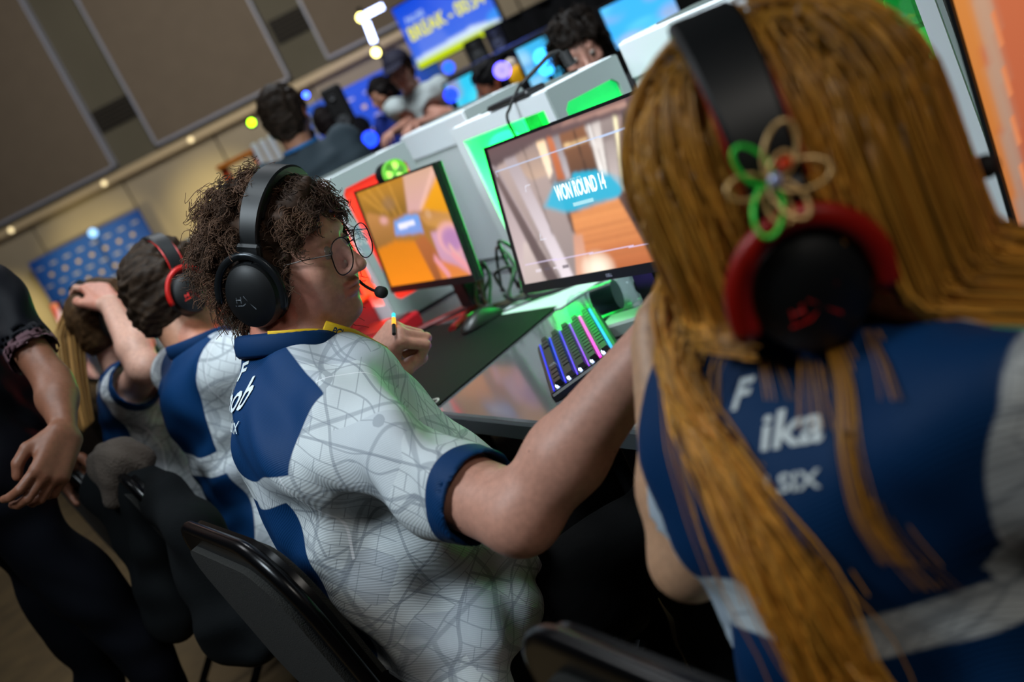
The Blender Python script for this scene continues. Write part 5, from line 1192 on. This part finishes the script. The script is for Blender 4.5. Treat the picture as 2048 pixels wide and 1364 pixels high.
# yellow lanyard round his neck
N = np.array(cur['neck']); TFc = torso_frame(-8); f_, l_, u_ = TFc.T; cax_ = u_*math.cos(math.radians(24))+f_*math.sin(math.radians(24)); cfx_ = f_*math.cos(math.radians(24))-u_*math.sin(math.radians(24)); t = thing('lanyard', N, 'yellow lanyard with dark blue lettering round the curly-haired man\'s neck', 'lanyard')
lp = []
for a in np.linspace(-2.2, 2.2, 30): lp.append(N+cfx_*(.076*math.cos(a)+.004)+l_*.079*math.sin(a)+cax_*(.050-.016*max(0, math.cos(a))**2))
M().tube(lp, .0016, 8, flat=5.5, up=u_).obj('neck_strap', mat('lanyard_yellow', '#d9b010', .6), t, True)
l0 = at(648, 655, 1.63); l1 = at(706, 672, 1.68); l2 = at(766, 703, 1.74); l3 = np.array((.575, 1.64, .88))
M().tube([l0, l1, l2, l3], .0018, 8, flat=6.0, up=np.cross(l1-l0, AX_F)).obj('front_strap', mat('lanyard_yellow', '#d9b010', .6), t, True)
ld = (l1-l0)/np.linalg.norm(l1-l0); lv = np.cross(AX_F, ld); lv /= np.linalg.norm(lv); lv = lv if lv@AX_U > 0 else -lv
lettering('strap_print', 'PCL', .011, (l0+l1)/2-AX_F*.003, ld, lv, -AX_F, mat('print_navy', '#123a66', .6), t, bold=.03, shear=.2)
# small glowing pen he holds
w0 = at(788, 668, 1.86); w1 = at(787, 628, 1.90); t = thing('light_pen', w0, 'short pen with cyan and amber glowing tip held in the raised fist', 'pen')
M().cyl(w0, w0+(w1-w0)*.55, .0035, n=10).obj('barrel', m_dark, t); M().cyl(w0+(w1-w0)*.45, w0+(w1-w0)*.78, .0036, n=10).obj('amber_tip', glow('amber', '#ffb020', 1.6), t); M().cyl(w0+(w1-w0)*.78, w1, .0034, n=10).obj('cyan_tip', glow('cyan', '#30d8e8', 1.4), t)

# ================================================================ the long-haired blond player
bh = np.array((.575, .605, 1.130)); bN = at(1590, 690, .84); bl = dict(head=(bh, -36, 6, 14, .95), al=8, neck=bN, pelvis=bN-np.array((.03, 0, .50)),
    shL=bN+np.array((0, .112, -.055)), shR=bN+np.array((0, -.150, -.055)), elL=at(1382, 1118, 1.0), wrL=at(1308, 690, 1.05), elR=(.62, .33, .76), wrR=(.83, .42, .77),
    hipL=(.50, .76, .49), hipR=(.56, .60, .49), knL=(.88, .88, .51), knR=(.93, .62, .51), anL=(.86, .90, .09), anR=(.90, .62, .09))
lookb = dict(skin=SK3, bulk=.88, depth=.92, limb=.84, fore=.95, neckr=.85, top='jersey', sleeve=.70, sleever=.056, hem=-.12, ht=.0065, hh=.006, hd=.004, hg=.003, fine_arm=True, left_navy=True, panel=.145, panel2=.15, stripe=(.60, .68), seed=8,
    handL=dict(d=at(1420, 640, 1.08)-at(1308, 672, 1.05), th=AX_U, pn=AX_F, curl=[(70, 90, 50)]*4, s=.9), handR=dict(d=(1, .1, .02), th=(0, 1, .1), pn=(0, 0, -1), curl=(20, 25, 15), s=.9))
pB, bh, RB, hsb = build_person('person', (.53, .68, 0), 'long-haired blond player seen from behind in navy and white jersey, near right', bl, lookb)
on_cloth(lookb, pB, 'name_print', 'ika', .021, -.050, .95, m_print, .02, width=.043)
on_cloth(lookb, pB, 'team_print', 'N SIX', .0115, -.047, .89, m_print, .02, width=.050)
on_cloth(lookb, pB, 'badge_print', 'F', .018, -.012, 1.0, m_print, .03, shear=.3)
hb_t, gB = headset(bh+RB@np.array((-.030, .0, 0)), RB, hsb, 'black headset with red ear-cup rim worn over the long blond hair', tilt=-3, accent='#9c1408', mic=True, gap=.014, cup_r=.046, band_w=.025, forkr=.010, drop=-.030)
# straight hair: strands that slide down the head and hang
def long_hair(root, Hc, R, s, color, N=6500, K=48, ds=.014):
    g_ = np.random.default_rng(9); d = g_.normal(size=(N*3, 3)); d /= np.linalg.norm(d, axis=1, keepdims=True); c = np.array((-.010, 0, .030)); r = np.array((.101, .080, .093))
    q = c+d*r; x, y, z = q.T; ok = z > np.interp(x, [-.08, -.02, .03, .06, .09], [-.03, -.01, .02, .05, .075]); q = q[ok][:N]; N = len(q); layer = .004+.020*g_.random(N)**1.3
    W0 = Hc+(q*s)@R.T; C0 = Hc+R@(c*s); P_ = W0.copy(); out = [P_.copy()]; side = q[:, 1]; down = np.array((0, 0, -1.0))
    nrm = ((q-c)/r**2); nrm /= np.linalg.norm(nrm, axis=1, keepdims=True); part = np.zeros((N, 3)); part[:, 1] = np.sign(side)*.8; part[:, 0] = -.25; dirv = (part@R.T)+.05*g_.normal(size=(N, 3))
    back = q[:, 0] < -.02; right = side < 0
    right_dir = AX_R*.95+AX_U*.10+AX_F*.05
    N_ = np.array(bl['neck']); Ls = .26+.32*g_.random(N); act = np.ones(N)
    _, _, _, TRj, Pj, lnj = lookb['_jersey']; tpj = lambda x, y, z: Pj+TRj@np.array((x, y, z*lnj)); bb, dd_ = lookb['bulk'], lookb['depth']; o_ = .022
    trunk_ = [(tpj(.005, 0, .66), np.array((.116*dd_+o_, .163*bb+o_, .20+o_))), (tpj(-.012, 0, .80), np.array((.08*dd_+o_, .15*bb+o_, .075+o_))), (tpj(.02, 0, .38), np.array((.125*dd_+o_, .16*bb+o_, .17+o_))), (np.array(bl['neck']), np.array((.085, .085, .07)))]
    jb, jV, jF = lookb['_jersey'][:3]; bv = BVHTree.FromPolygons([tuple(v) for v in jV], [tuple(f) for f in jF])
    def over(px, py, off, dd=.76):
        r_ = at(px, py, 1.0)-CAM_POS; h_ = bv.ray_cast(Vector(CAM_POS), Vector(r_/np.linalg.norm(r_))); return at(px, py, dd) if h_[0] is None else np.array(h_[0])-r_*off
    bundle = np.array([at(1325, 420, .86), at(1375, 620, .83), over(1425, 780, .022, .80), over(1480, 920, .020), over(1560, 1070, .018), over(1645, 1240, .016)])
    boff = g_.normal(size=(N, 1))*.013*AX_R[None]+g_.normal(size=(N, 1))*.008*AX_U[None]-np.abs(g_.normal(size=(N, 1)))*.008*AX_F[None]
    for k in range(1, K):
        rel = (P_-C0)@R/s; low = rel[:, 2] < -.085
        grav = np.where(low[:, None], 1.0, .55); v = dirv*.55+down*grav
        rg = (right & low)[:, None]; v = v*(1-rg*.65)+rg*(right_dir*2.2)
        # left side gathers into one lock down the back
        zb = np.clip((P_[:, 2]-bundle[-1, 2])/(bundle[0, 2]-bundle[-1, 2]), 0, 1); tgt = np.stack([np.interp(zb, np.sort((bundle[:, 2]-bundle[-1, 2])/(bundle[0, 2]-bundle[-1, 2])), bundle[np.argsort(bundle[:, 2]), i]) for i in range(3)], 1)
        lf = ((~right) & (P_[:, 2] < Hc[2]-.0)); pull = (tgt+boff-P_)*lf[:, None]*13.0; v = v+pull
        v /= np.linalg.norm(v, axis=1, keepdims=True); dirv = v; P_ = P_+v*ds
        # keep outside the skull, the neck and the back
        e = (P_-C0)@R; rr = r*s+layer[:, None]; kk = np.linalg.norm(e/rr, axis=1); ins = kk < 1; e[ins] = e[ins]/kk[ins, None]; P_ = C0+e@R.T
        for c_, r_ in trunk_:
            e = (P_-c_)@TRj; rr = r_+layer[:, None]*.8; kk = np.linalg.norm(e/rr, axis=1); ins = kk < 1; e[ins] = e[ins]/kk[ins, None]; P_ = c_+e@TRj.T
        cc = Hc+R@(np.array((-.03, 0, -.06))*s); ee = (P_-cc)@R; rr = np.array((.075, .068, .085))*s+layer[:, None]*.7; kk = np.linalg.norm(ee/rr, axis=1); ins = kk < 1; ee[ins] = ee[ins]/kk[ins, None]; P_ = cc+ee@R.T
        out.append(P_.copy())
    S = np.stack(out, 1); Ls = np.where(right, .42+.16*g_.random(N), .46+.20*g_.random(N)); n_ = np.clip((Ls/ds).astype(int), 6, K-1)
    qq = ((S-Hc)@R)/s; inc = ((np.abs(qq[..., 0]+.034) < .050) & (np.abs(qq[..., 2]+.030) < .054) & (qq[..., 1] < -.094)); kidx = np.arange(K)[None] < n_[:, None]; hit_ = inc.any(1); n_ = np.where(hit_, np.minimum(n_, np.maximum(inc.argmax(1)-1, 4)), n_)
    t = np.linspace(0, 1, 26); idx = t[None]*n_[:, None]; i0 = np.floor(idx).astype(int); f = (idx-i0)[..., None]; i1 = np.minimum(i0+1, K-1); ar = np.arange(N)[:, None]; S = S[ar, i0]*(1-f)+S[ar, i1]*f
    S += .0035*np.sin(S[..., 2:3]*45+g_.random((N, 1, 1))*6.3)*g_.normal(size=(N, 1, 3))*t[None, :, None]
    wl = []
    for pts_, nw in (([(1655, 660), (1692, 760), (1700, 900), (1735, 1040), (1800, 1130)], 26), ([(1600, 650), (1625, 720), (1635, 800), (1645, 860)], 10), ([(1740, 660), (1775, 730), (1800, 800)], 8), ([(1540, 640), (1530, 720), (1545, 800)], 8), ([(1350, 760), (1385, 900), (1450, 1050), (1520, 1180)], 30), ([(1700, 860), (1760, 1060), (1880, 1180)], 8)):
        G = np.array([over(px, py, .007) for px, py in pts_]); tt = np.linspace(0, len(G)-1, 26); G = np.stack([np.interp(tt, range(len(G)), G[:, i]) for i in range(3)], 1)
        for _ in range(4): G[1:-1] = (G[:-2]+2*G[1:-1]+G[2:])/4
        wl.append(G[None]+(g_.normal(size=(nw, 1, 1))*AX_R*.0075+g_.normal(size=(nw, 1, 1))*AX_F*.002)*np.linspace(.5, 1.4, 26)[None, :, None])
    S = np.concatenate([S]+wl); N = len(S)
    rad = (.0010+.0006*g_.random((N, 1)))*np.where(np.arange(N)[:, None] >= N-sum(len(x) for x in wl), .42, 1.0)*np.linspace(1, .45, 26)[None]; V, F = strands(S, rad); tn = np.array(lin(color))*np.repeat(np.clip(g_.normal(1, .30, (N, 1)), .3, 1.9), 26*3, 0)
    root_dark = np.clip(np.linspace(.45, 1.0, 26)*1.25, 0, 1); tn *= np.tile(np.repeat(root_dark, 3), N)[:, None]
    g = local(Hc, R, s); Sd = Sdf(); Sd.ell(C0, r*s+.010, R, .01); Sd.ell(g(-.045, 0, -.04), np.array((.065, .07, .08))*s, R, .03); Sd.ell(g(.10, 0, -.045), np.array((.06, .12, .11))*s, R, .01, True); Sd.plane(g(-.02, 0, -.105), R@np.array((.3, 0, -1)))
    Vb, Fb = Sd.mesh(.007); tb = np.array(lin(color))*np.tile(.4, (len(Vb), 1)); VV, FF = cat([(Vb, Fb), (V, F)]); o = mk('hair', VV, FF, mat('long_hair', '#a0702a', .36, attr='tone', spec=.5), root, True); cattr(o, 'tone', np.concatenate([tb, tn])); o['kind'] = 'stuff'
    return o
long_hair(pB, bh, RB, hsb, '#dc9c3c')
# butterfly clip on the headset
bc = at(1548, 362, .672); t = thing('butterfly_clip', bc, 'glittering gold and green butterfly ornament above the red-rimmed ear cup', 'ornament')
m_gold = mat('gold_wire', '#e0b878', .3, metal=.3); m_grn = mat('green_wire', '#38c040', .3, metal=.4, emit='#20a030', es=.25)
def loop(c, ax_, w_, n=18, flatw=.27): 
    a = np.array(ax_, float); L_ = np.linalg.norm(a); a /= L_; b = np.cross(a, AX_F); b /= np.linalg.norm(b); return [c+a*L_*(.5-.5*math.cos(x))+b*L_*flatw*math.sin(x)*w_ for x in np.linspace(0, 2*PI, n, endpoint=False)]
for i, (vx, vy, mt) in enumerate(((.006, .036, m_gold), (.034, .008, m_gold), (.020, -.022, m_gold), (.008, .018, m_gold), (-.024, .020, m_grn), (-.004, -.034, m_grn), (-.028, -.006, m_gold), (.010, -.026, m_gold))):
    M().tube(loop(bc+AX_F*.002*i, AX_R*vx+AX_U*vy-AX_F*.006, 1), .0015, 6, closed=True).obj('wing', mt, t, True)
M().ball(bc-AX_F*.004, .0045, 12, 8).obj('gem', mat('gem', '#b0b8e0', .1, metal=.3), t); M().ball(bc+AX_U*.010+AX_R*.006-AX_F*.003, (.006, .004, .004), 12, 8).obj('bead', mat('bead_red', '#d84018', .3), t)
M().tube([bc-AX_F*-.004, bc+AX_F*.012], .003, 8).obj('clasp', m_gold, t)
# ================================================================ the players farther up the row
h = at(348, 585, 2.53); J = std_pose(h, 6, True, 14, 0, 8, .96); J['neck'] = at(405, 705, 2.50); J['pelvis'] = J['neck']-np.array((.05, .02, .50))
for k, y in (('L', 1), ('R', -1)): J['sh'+k] = J['neck']+torso_frame(6)[:, 1]*.18*y-np.array((0, 0, .05)); J['el'+k] = J['sh'+k]+np.array((.10, .02*y, -.24)); J['wr'+k] = J['el'+k]+np.array((.16, .10, .03)); J['hip'+k] = J['pelvis']+np.array((.02, .09*y, -.02)); J['kn'+k] = J['hip'+k]+np.array((.4, 0, .02)); J['an'+k] = np.array((J['kn'+k][0], J['kn'+k][1], .09))
lk = dict(skin=SK2, bulk=1.05, top='jersey', sleeve=.72, ht=.009, hd=.006, panel=.11, panel2=.12, stripe=(.50, .60), seed=5, handR=relax((.7, .7, 0), (-.5, .5, 0), (0, 0, -1)), handL=relax((1, 0, 0), (0, -1, 0), (0, 0, -1)))
p, Hc, R, hs = build_person('person', (.52, 2.52, 0), 'short-haired player with a red-cupped headset seated behind the curly-haired man', J, lk)
shell_hair(p, Hc, R, hs, '#2c2016', .012, -.075, bumps=.003)
headset(Hc, R, hs, 'black headset with bright red fork worn by the short-haired player', tilt=-6, accent='#c01008', logo_m=mat('logo_red_lit', '#e02018', .5, emit='#e02018', es=.25))

h = at(222, 640, 2.98); J = std_pose(h, 2, True, 8, 0, 4, .92); N = J['neck']
J['elR'] = at(292, 738, 2.72); J['wrR'] = at(222, 612, 2.84); J['shR'] = at(262, 780, 2.86)
lk = dict(skin='#d0a08c', bulk=.95, limb=.95, top='jersey', sleeve=.45, sleever=.07, ht=.009, hd=.006, panel=.10, panel2=.10, stripe=(.52, .60), seed=6, handR=dict(d=at(198, 585, 2.88)-at(222, 612, 2.84), th=-AX_R+AX_U*.3, pn=AX_F-AX_R*.3, curl=(25, 35, 20)), handL=relax((1, 0, 0), (0, -1, 0), (0, 0, -1)))
p, Hc, R, hs = build_person('person', (N[0], N[1], 0), 'player with a long blond ponytail, one arm raised to the headset, far up the row', J, lk)
shell_hair(p, Hc, R, hs, '#4a3520', .010, -.06, bumps=.001)
g_ = np.random.default_rng(4); n_ = 420; t_ = np.linspace(0, 1, 16); c0 = at(165, 600, 3.02); c1 = at(140, 660, 2.98); c2 = at(152, 760, 2.93); c3 = at(170, 850, 2.90)
ctr = np.stack([np.interp(t_, [0, .25, .6, 1], [c[i] for c in (c0, c1, c2, c3)]) for i in range(3)], 1); off = g_.normal(size=(n_, 1, 3))*.016*(1-.35*t_)[None, :, None]*np.array((1, 1, .4))
S_ = ctr[None]+off; V, F = strands(S_, .0022*np.linspace(1, .6, 16)[None]); o = mk('ponytail', V, F, m_hair, p, True); o['kind'] = 'stuff'; cattr(o, 'tone', np.array(lin('#9a7440'))*np.repeat(np.clip(g_.normal(1, .3, (n_, 1)), .3, 2), 48, 0))
headset(Hc, R, hs, 'plain black headset pushed back on the ponytail player\'s head', tilt=-22, mic=False, logo=None)

# person standing at the left edge, head outside the frame
h = at(-95, 380, 2.30); J = std_pose(h, -10, False, 5, 0, -10, 1.0, arms='hang'); N = J['neck']
J['shR'] = at(35, 610, 2.22); J['elR'] = at(118, 765, 2.14); J['wrR'] = at(140, 862, 2.06); J['shL'] = at(-40, 560, 2.6); J['neck'] = at(-35, 560, 2.36); J['pelvis'] = at(70, 985, 2.42)
pv = J['pelvis']
for k, y in (('L', 1), ('R', -1)): J['hip'+k] = pv+np.array((0, .09*y, -.04)); J['kn'+k] = np.array((pv[0]-.02+.10*(y < 0), pv[1]+.12*y, .50)); J['an'+k] = np.array((pv[0]-.05+.12*(y < 0), pv[1]+.14*y, .09))
for k in list(J):
    if k not in ('head', 'al'): J[k] = np.array(J[k])-AX_R*.085
J['head'] = (J['head'][0]-AX_R*.11, *J['head'][1:])
J['elL'] = J['shL']+np.array((-.02, .05, -.27)); J['wrL'] = J['elL']+np.array((.02, .02, -.22))
for k in ('elR', 'wrR'): J[k] = J[k]+AX_R*.075
J['shR'] = J['shR']+AX_R*.045
lk = dict(skin='#84553f', bulk=.88, depth=.95, limb=.82, top='jersey', sleeve=.66, sleever=.066, hem=-.10, ht=.009, hd=.006, seed=7, left_navy=True, jmat=m_jersey_dark, collarmat=mat('collar_dark', '#04050d', .7), pants=mat('blue_jeans', '#04060e', .85, spec=.12),
    all_navy=lambda q, ts: np.where((q[:, 1] < -.04) & (np.abs(q[:, 2]-.66-q[:, 0]) < .12) & (q[:, 0] < .08), -.01, .02), pale=lambda q, ts, cuff, ln: np.maximum(np.where(ts['R'] > 0, ts['R']-(cuff['R'][2]-.025), -1), (-.045-q[:, 2])*ln),
    handR=dict(d=at(112, 935, 2.02)-at(140, 862, 2.06), th=-AX_R*.6+AX_F*-.8, pn=-AX_R-AX_F*.2, curl=[(25, 40, 25), (30, 45, 25), (34, 50, 25), (40, 50, 25)], s=1.0), handL=relax((.2, 0, -1), (1, 0, 0), (0, -1, 0)))
p, Hc, R, hs = build_person('person', (pv[0], pv[1], 0), 'person standing at the left edge in a dark jersey, one hand hanging down', J, lk)
shell_hair(p, Hc, R, hs, '#20160e', .012)

# dark jacket over the back of the chair behind
t = thing('jacket', (.24, 2.35, 0), 'dark grey jacket draped over the chair behind the curly-haired man', 'jacket')
S = Sdf(); top_ = [at(228, 965, 2.42), at(275, 965, 2.36), at(330, 1000, 2.24), at(385, 1045, 2.2)]
for a, b in zip(top_[:-1], top_[1:]): S.cone(a, b, .045, .042, .03)
bot = [at(330, 1200, 2.42), at(355, 1230, 2.36), at(455, 1260, 2.24), at(520, 1290, 2.2)]
for a, b in zip(top_, bot): S.cone(a, b, .042, .050, .05)
V, F = S.mesh(.009); V = V+vnorm(V, F)*wave(V, 12, (28, 55), .007)[:, None]; mk('cloth', V, F, mat('jacket_grey', '#0b0e10', .9, bump=.3, bscale=300, spec=.15), t, True)
S = Sdf(); S.cone(at(222, 925, 2.36), at(258, 925, 2.32), .045, .045, .03); S.cone(at(226, 935, 2.34), at(238, 990, 2.33), .045, .03, .03); V, F = S.mesh(.008); V = V+vnorm(V, F)*wave(V, 13, (60, 110), .004)[:, None]; mk('fleece_collar', V, F, mat('fleece_brown', '#4a4038', .95, bump=.8, bscale=180), t, True)

# ================================================================ people in the background
m_tee = mat('tee_charcoal', '#33414a', .85); m_teew = mat('tee_white', '#b8c4c4', .8); m_teeb = mat('tee_blue', '#0c2a86', .8); m_teek = mat('tee_black', '#0d0e12', .85)
def bystander(px, py, d, al, hal, label, sit, topm, hairc, skin=SK2, s=.96, arms='lap', ph=8, th=.012, low=-.07, zadj=0, kw=None):
    h = at(px, py, d); J = std_pose(h, al, sit, ph, 0, hal, s, arms=arms)
    if not sit: J['pelvis'] = np.array((J['pelvis'][0], J['pelvis'][1], min(.95, J['neck'][2]-.48)))
    lk = dict(skin=skin, top='shirt', topmat=topm, sleeve=.6, sleever=.07, ht=.014, h=.014, hd=.008, hg=.006, handL=relax(torso_frame(al)[:, 0], -torso_frame(al)[:, 1], (0, 0, -1)), handR=relax(torso_frame(al)[:, 0], torso_frame(al)[:, 1], (0, 0, -1)))
    if kw: J.update(kw(J))
    p, Hc, R, hs = build_person('person', (J['pelvis'][0], J['pelvis'][1], 0), label, J, lk); 
    if hairc: shell_hair(p, Hc, R, hs, hairc, th, low, bumps=.003)
    return p, Hc, R, hs, J
p, Hc, R, hs, J = bystander(573, 235, 4.6, 62, 50, 'bearded man standing with his back turned, charcoal tee shirt and blue lanyard', False, m_tee, '#2a2018', s=1.08, arms='hang', th=.010, low=-.085)
beard(p, Hc, R, hs, '#15100c')
t = thing('lanyard', J['neck'], 'blue lanyard round the neck of the bearded man in charcoal', 'lanyard'); TF = torso_frame(62); N = J['neck']
M().tube([N+TF[:, 0]*.074*math.cos(a)+TF[:, 1]*.078*math.sin(a)+up*(.032-.03*max(0, math.cos(a))) for a in np.linspace(0, 2*PI, 28, endpoint=False)], .002, 8, closed=True, flat=4, up=up).obj('neck_strap', mat('lanyard_blue', '#2a7ac0', .6), t, True)
def capman(J):
    N = J['neck']; return dict(elR=at(905, 228, 6.9), wrR=at(830, 250, 6.8), elL=at(820, 250, 7.1), wrL=at(790, 262, 6.9))
p, Hc, R, hs, J = bystander(800, 140, 7.0, 215, 225, 'man in a dark cap and white tee shirt leaning over beside the screen', False, m_teew, '#2a1c14', skin=SK1, s=1.0, kw=capman)
t = thing('baseball_cap', Hc, 'dark navy cap worn by the man in the white tee shirt', 'cap'); S = Sdf(); g = local(Hc, R, hs); S.ell(g(-.01, 0, .05), np.array((.112, .09, .088))*hs, R, .01); S.plane(g(0, 0, .04), R@np.array((0, 0, -1.0)))
V, F = S.mesh(.01); mk('crown', V, F, mat('cap_navy', '#14142c', .8), t, True); S = Sdf(); S.ell(g(.11, 0, .045), np.array((.085, .075, .012))*hs, R@rot(0, 12), .01); V, F = S.mesh(.008); mk('peak', V, F, mat('cap_navy', '#14142c', .8), t, True)
p, Hc, R, hs, J = bystander(765, 188, 8.0, 200, 190, 'dark-haired youth in a blue jersey in front of the violet board', False, m_teeb, '#120c0c', skin=SK2, s=.98)
p, Hc, R, hs, J = bystander(1160, 100, 3.85, 232, 236, 'dark-haired player opposite, eyes just showing over the white computer', True, m_teek, None, skin='#b08070', s=1.0, ph=14)
curly_hair(p, Hc, R, hs, 1500, '#20160f', .05, 6, base_th=.02, rad=.0018, K=12)
bystander(668, 338, 5.6, 60, 60, 'seated person whose dark head shows right below the bearded man', True, m_teek, '#15100c')
bystander(655, 245, 8.2, 40, 30, 'seated person in dark blue behind the bearded man', True, m_teeb, '#181010')
bystander(985, 165, 5.9, 150, 160, 'seated player with orange-lit face right of the white tee shirt', True, m_teek, '#0c0a0c', skin='#c07858')
bystander(724, 262, 9.4, 20, 20, 'seated person in black in front of the violet board', True, m_teek, '#101010')

# ================================================================ desks and screens of the rows behind
m_cloth = mat('desk_cloth_blue', '#0e2fb0', .6)
def desk(c, al, w, dep, zt, label):
    TF = torso_frame(al); t = thing('desk', (c[0], c[1], 0), label, 'desk')
    M().box((c[0], c[1], zt-.015), (dep, w, .03), TF, .004).obj('desktop', m_edge, t)
    for a in (-1, 1):
        for b in (-1, 1): q = np.array((c[0], c[1], 0))+TF[:, 0]*a*(dep/2-.05)+TF[:, 1]*b*(w/2-.06); M().cyl(q, q+up*(zt-.03), .018, n=10).obj('leg', m_leg, t)
    return t
def screen(px, py, d, al, cols, label, w=.53, h_=.31, es=1.4):
    c = at(px, py, d); a = math.radians(al); n = np.array((math.cos(a), math.sin(a), 0)); r = np.cross(up, n); t = thing('monitor', (c[0], c[1], c[2]-h_/2-.14), label, 'monitor'); Rm = np.stack([r, up, n], 1)
    M().box(c-n*.02, (w, h_, .025), Rm, .004).obj('back_shell', m_bez, t)
    small_pic(cols, int(px)).obj('screen', c-r*(w/2-.01)-up*(h_/2-.015)+n*-.006, r*(w-.02), up*(h_-.03), picture('pic%d' % px, es), t)
    M().cyl(c-n*.05-up*(h_/2+.13), c-n*.05, .02, n=10).obj('stand_neck', m_dark, t); M().lathe((c[0]-n[0]*.05, c[1]-n[1]*.05, c[2]-h_/2-.14), (0, 0, 1), [(.11, 0), (.11, .01), (.02, .02)], 20).obj('stand_base', m_dark, t); return c
c1 = screen(952, 182, 6.6, 250, ['#30c8f0', '#a0d0f0', '#48e0f8', '#9a90c0'], 'bright cyan monitor just right of the man in the white tee shirt', w=.34, h_=.25, es=1.1)
c2 = screen(1112, 112, 5.6, 262, ['#40b8f0', '#2890e0', '#a0d8f8'], 'cyan monitor left of the dark-haired player opposite', w=.40, h_=.26, es=1.1)
c3 = screen(1282, 28, 6.2, 236, ['#38a8f0', '#9ab4d8', '#58c0f8', '#88a0c8'], 'large bright blue monitor above the nearest white computers', w=.42, h_=.27)
desk((c1[0], c1[1]), 250, .8, .5, c1[2]-.295, 'dark desk under the bright cyan monitor'); desk((c2[0], c2[1]), 255, .7, .5, c2[2]-.295, 'dark desk under the monitor by the dark-haired player'); desk((c3[0], c3[1]), 236, .7, .5, c3[2]-.295, 'dark desk under the large bright blue monitor')
q = at(935, 128, 9.0); desk((q[0], q[1]), 235, 1.5, .6, q[2]-.02, 'long blue-lit desk below the television')
lamp('desk_wash', 'SPOT', (q[0], q[1]-.5, 3.2), (q[0], q[1], 1.2), 130, (.08, .16, 1), .1, 60, .6)
def speaker(px, py, d, w, h_, label):
    c = at(px, py, d); t = thing('loudspeaker', (c[0], c[1], c[2]-h_/2), label, 'loudspeaker'); Rm = np.stack([WU, WN, up], 1)
    M().box(c, (w, w*.9, h_), Rm, .015).obj('cabinet', m_black, t); M().lathe(c+WN*w*.45-up*h_*.12, WN, [(w*.36, 0), (w*.36, .012), (w*.25, .004), (w*.1, .008)], 20).obj('woofer', m_grey, t); M().lathe(c+WN*w*.45+up*h_*.3, WN, [(w*.14, 0), (w*.12, .01), (w*.04, .004)], 16).obj('tweeter', m_grey, t)
    M().cyl((c[0], c[1], 0), (c[0], c[1], c[2]-h_/2), .022, n=10).obj('pole', m_metalb, t); M().lathe((c[0], c[1], 0), (0, 0, 1), [(.22, 0), (.22, .02), (.03, .04)], 20).obj('base_plate', m_metalb, t)
speaker(994, 80, 9.6, .16, .22, 'black loudspeaker right below the television'); speaker(955, 104, 10.4, .19, .26, 'black loudspeaker on a stand left of the other one below the television')
speaker(683, 225, 7.2, .13, .36, 'tall narrow black loudspeaker before the violet board')
def orb(px, py, d, r, col, es, label, name='ring_lamp'):
    c = at(px, py, d); t = thing(name, (c[0], c[1], 0), label, 'light'); n = (CAM_POS-c)/np.linalg.norm(CAM_POS-c)
    M().lathe(c, n, [(r, 0), (r+.012, .004), (r+.012, .02), (r, .024), (r-.01, .01)], 22).obj('ring', glow('orb'+col, col, es), t); M().lathe(c-n*.01, n, [(r*.9, 0), (r*.9, .006), (r*.3, .02)], 18).obj('disc', glow('orbd'+col, col, es*.35), t)
    M().cyl((c[0], c[1], .01), (c[0], c[1], c[2]-r), .012, n=8).obj('stem', m_dark, t); M().lathe((c[0], c[1], 0), (0, 0, 1), [(.12, 0), (.12, .012), (.02, .025)], 18).obj('base_plate', m_dark, t)
orb(1004, 141, 5.1, .028, '#5a50ff', 6, 'violet ring lamp beside the orange-lit face'); orb(1084, 114, 4.9, .027, '#30a0ff', 4, 'upper light blue ring lamp left of the cyan monitor'); orb(1092, 134, 4.75, .025, '#30a0ff', 4, 'lower light blue ring lamp left of the cyan monitor')
orb(740, 278, 5.8, .032, '#1a40ff', 3, 'blue ring lamp below the youth in blue'); orb(902, 190, 6.0, .028, '#1838ff', 3, 'blue ring lamp behind the man in the white tee shirt'); orb(897, 135, 9, .04, '#1850e0', 3, 'small blue ring lamp below the television corner')
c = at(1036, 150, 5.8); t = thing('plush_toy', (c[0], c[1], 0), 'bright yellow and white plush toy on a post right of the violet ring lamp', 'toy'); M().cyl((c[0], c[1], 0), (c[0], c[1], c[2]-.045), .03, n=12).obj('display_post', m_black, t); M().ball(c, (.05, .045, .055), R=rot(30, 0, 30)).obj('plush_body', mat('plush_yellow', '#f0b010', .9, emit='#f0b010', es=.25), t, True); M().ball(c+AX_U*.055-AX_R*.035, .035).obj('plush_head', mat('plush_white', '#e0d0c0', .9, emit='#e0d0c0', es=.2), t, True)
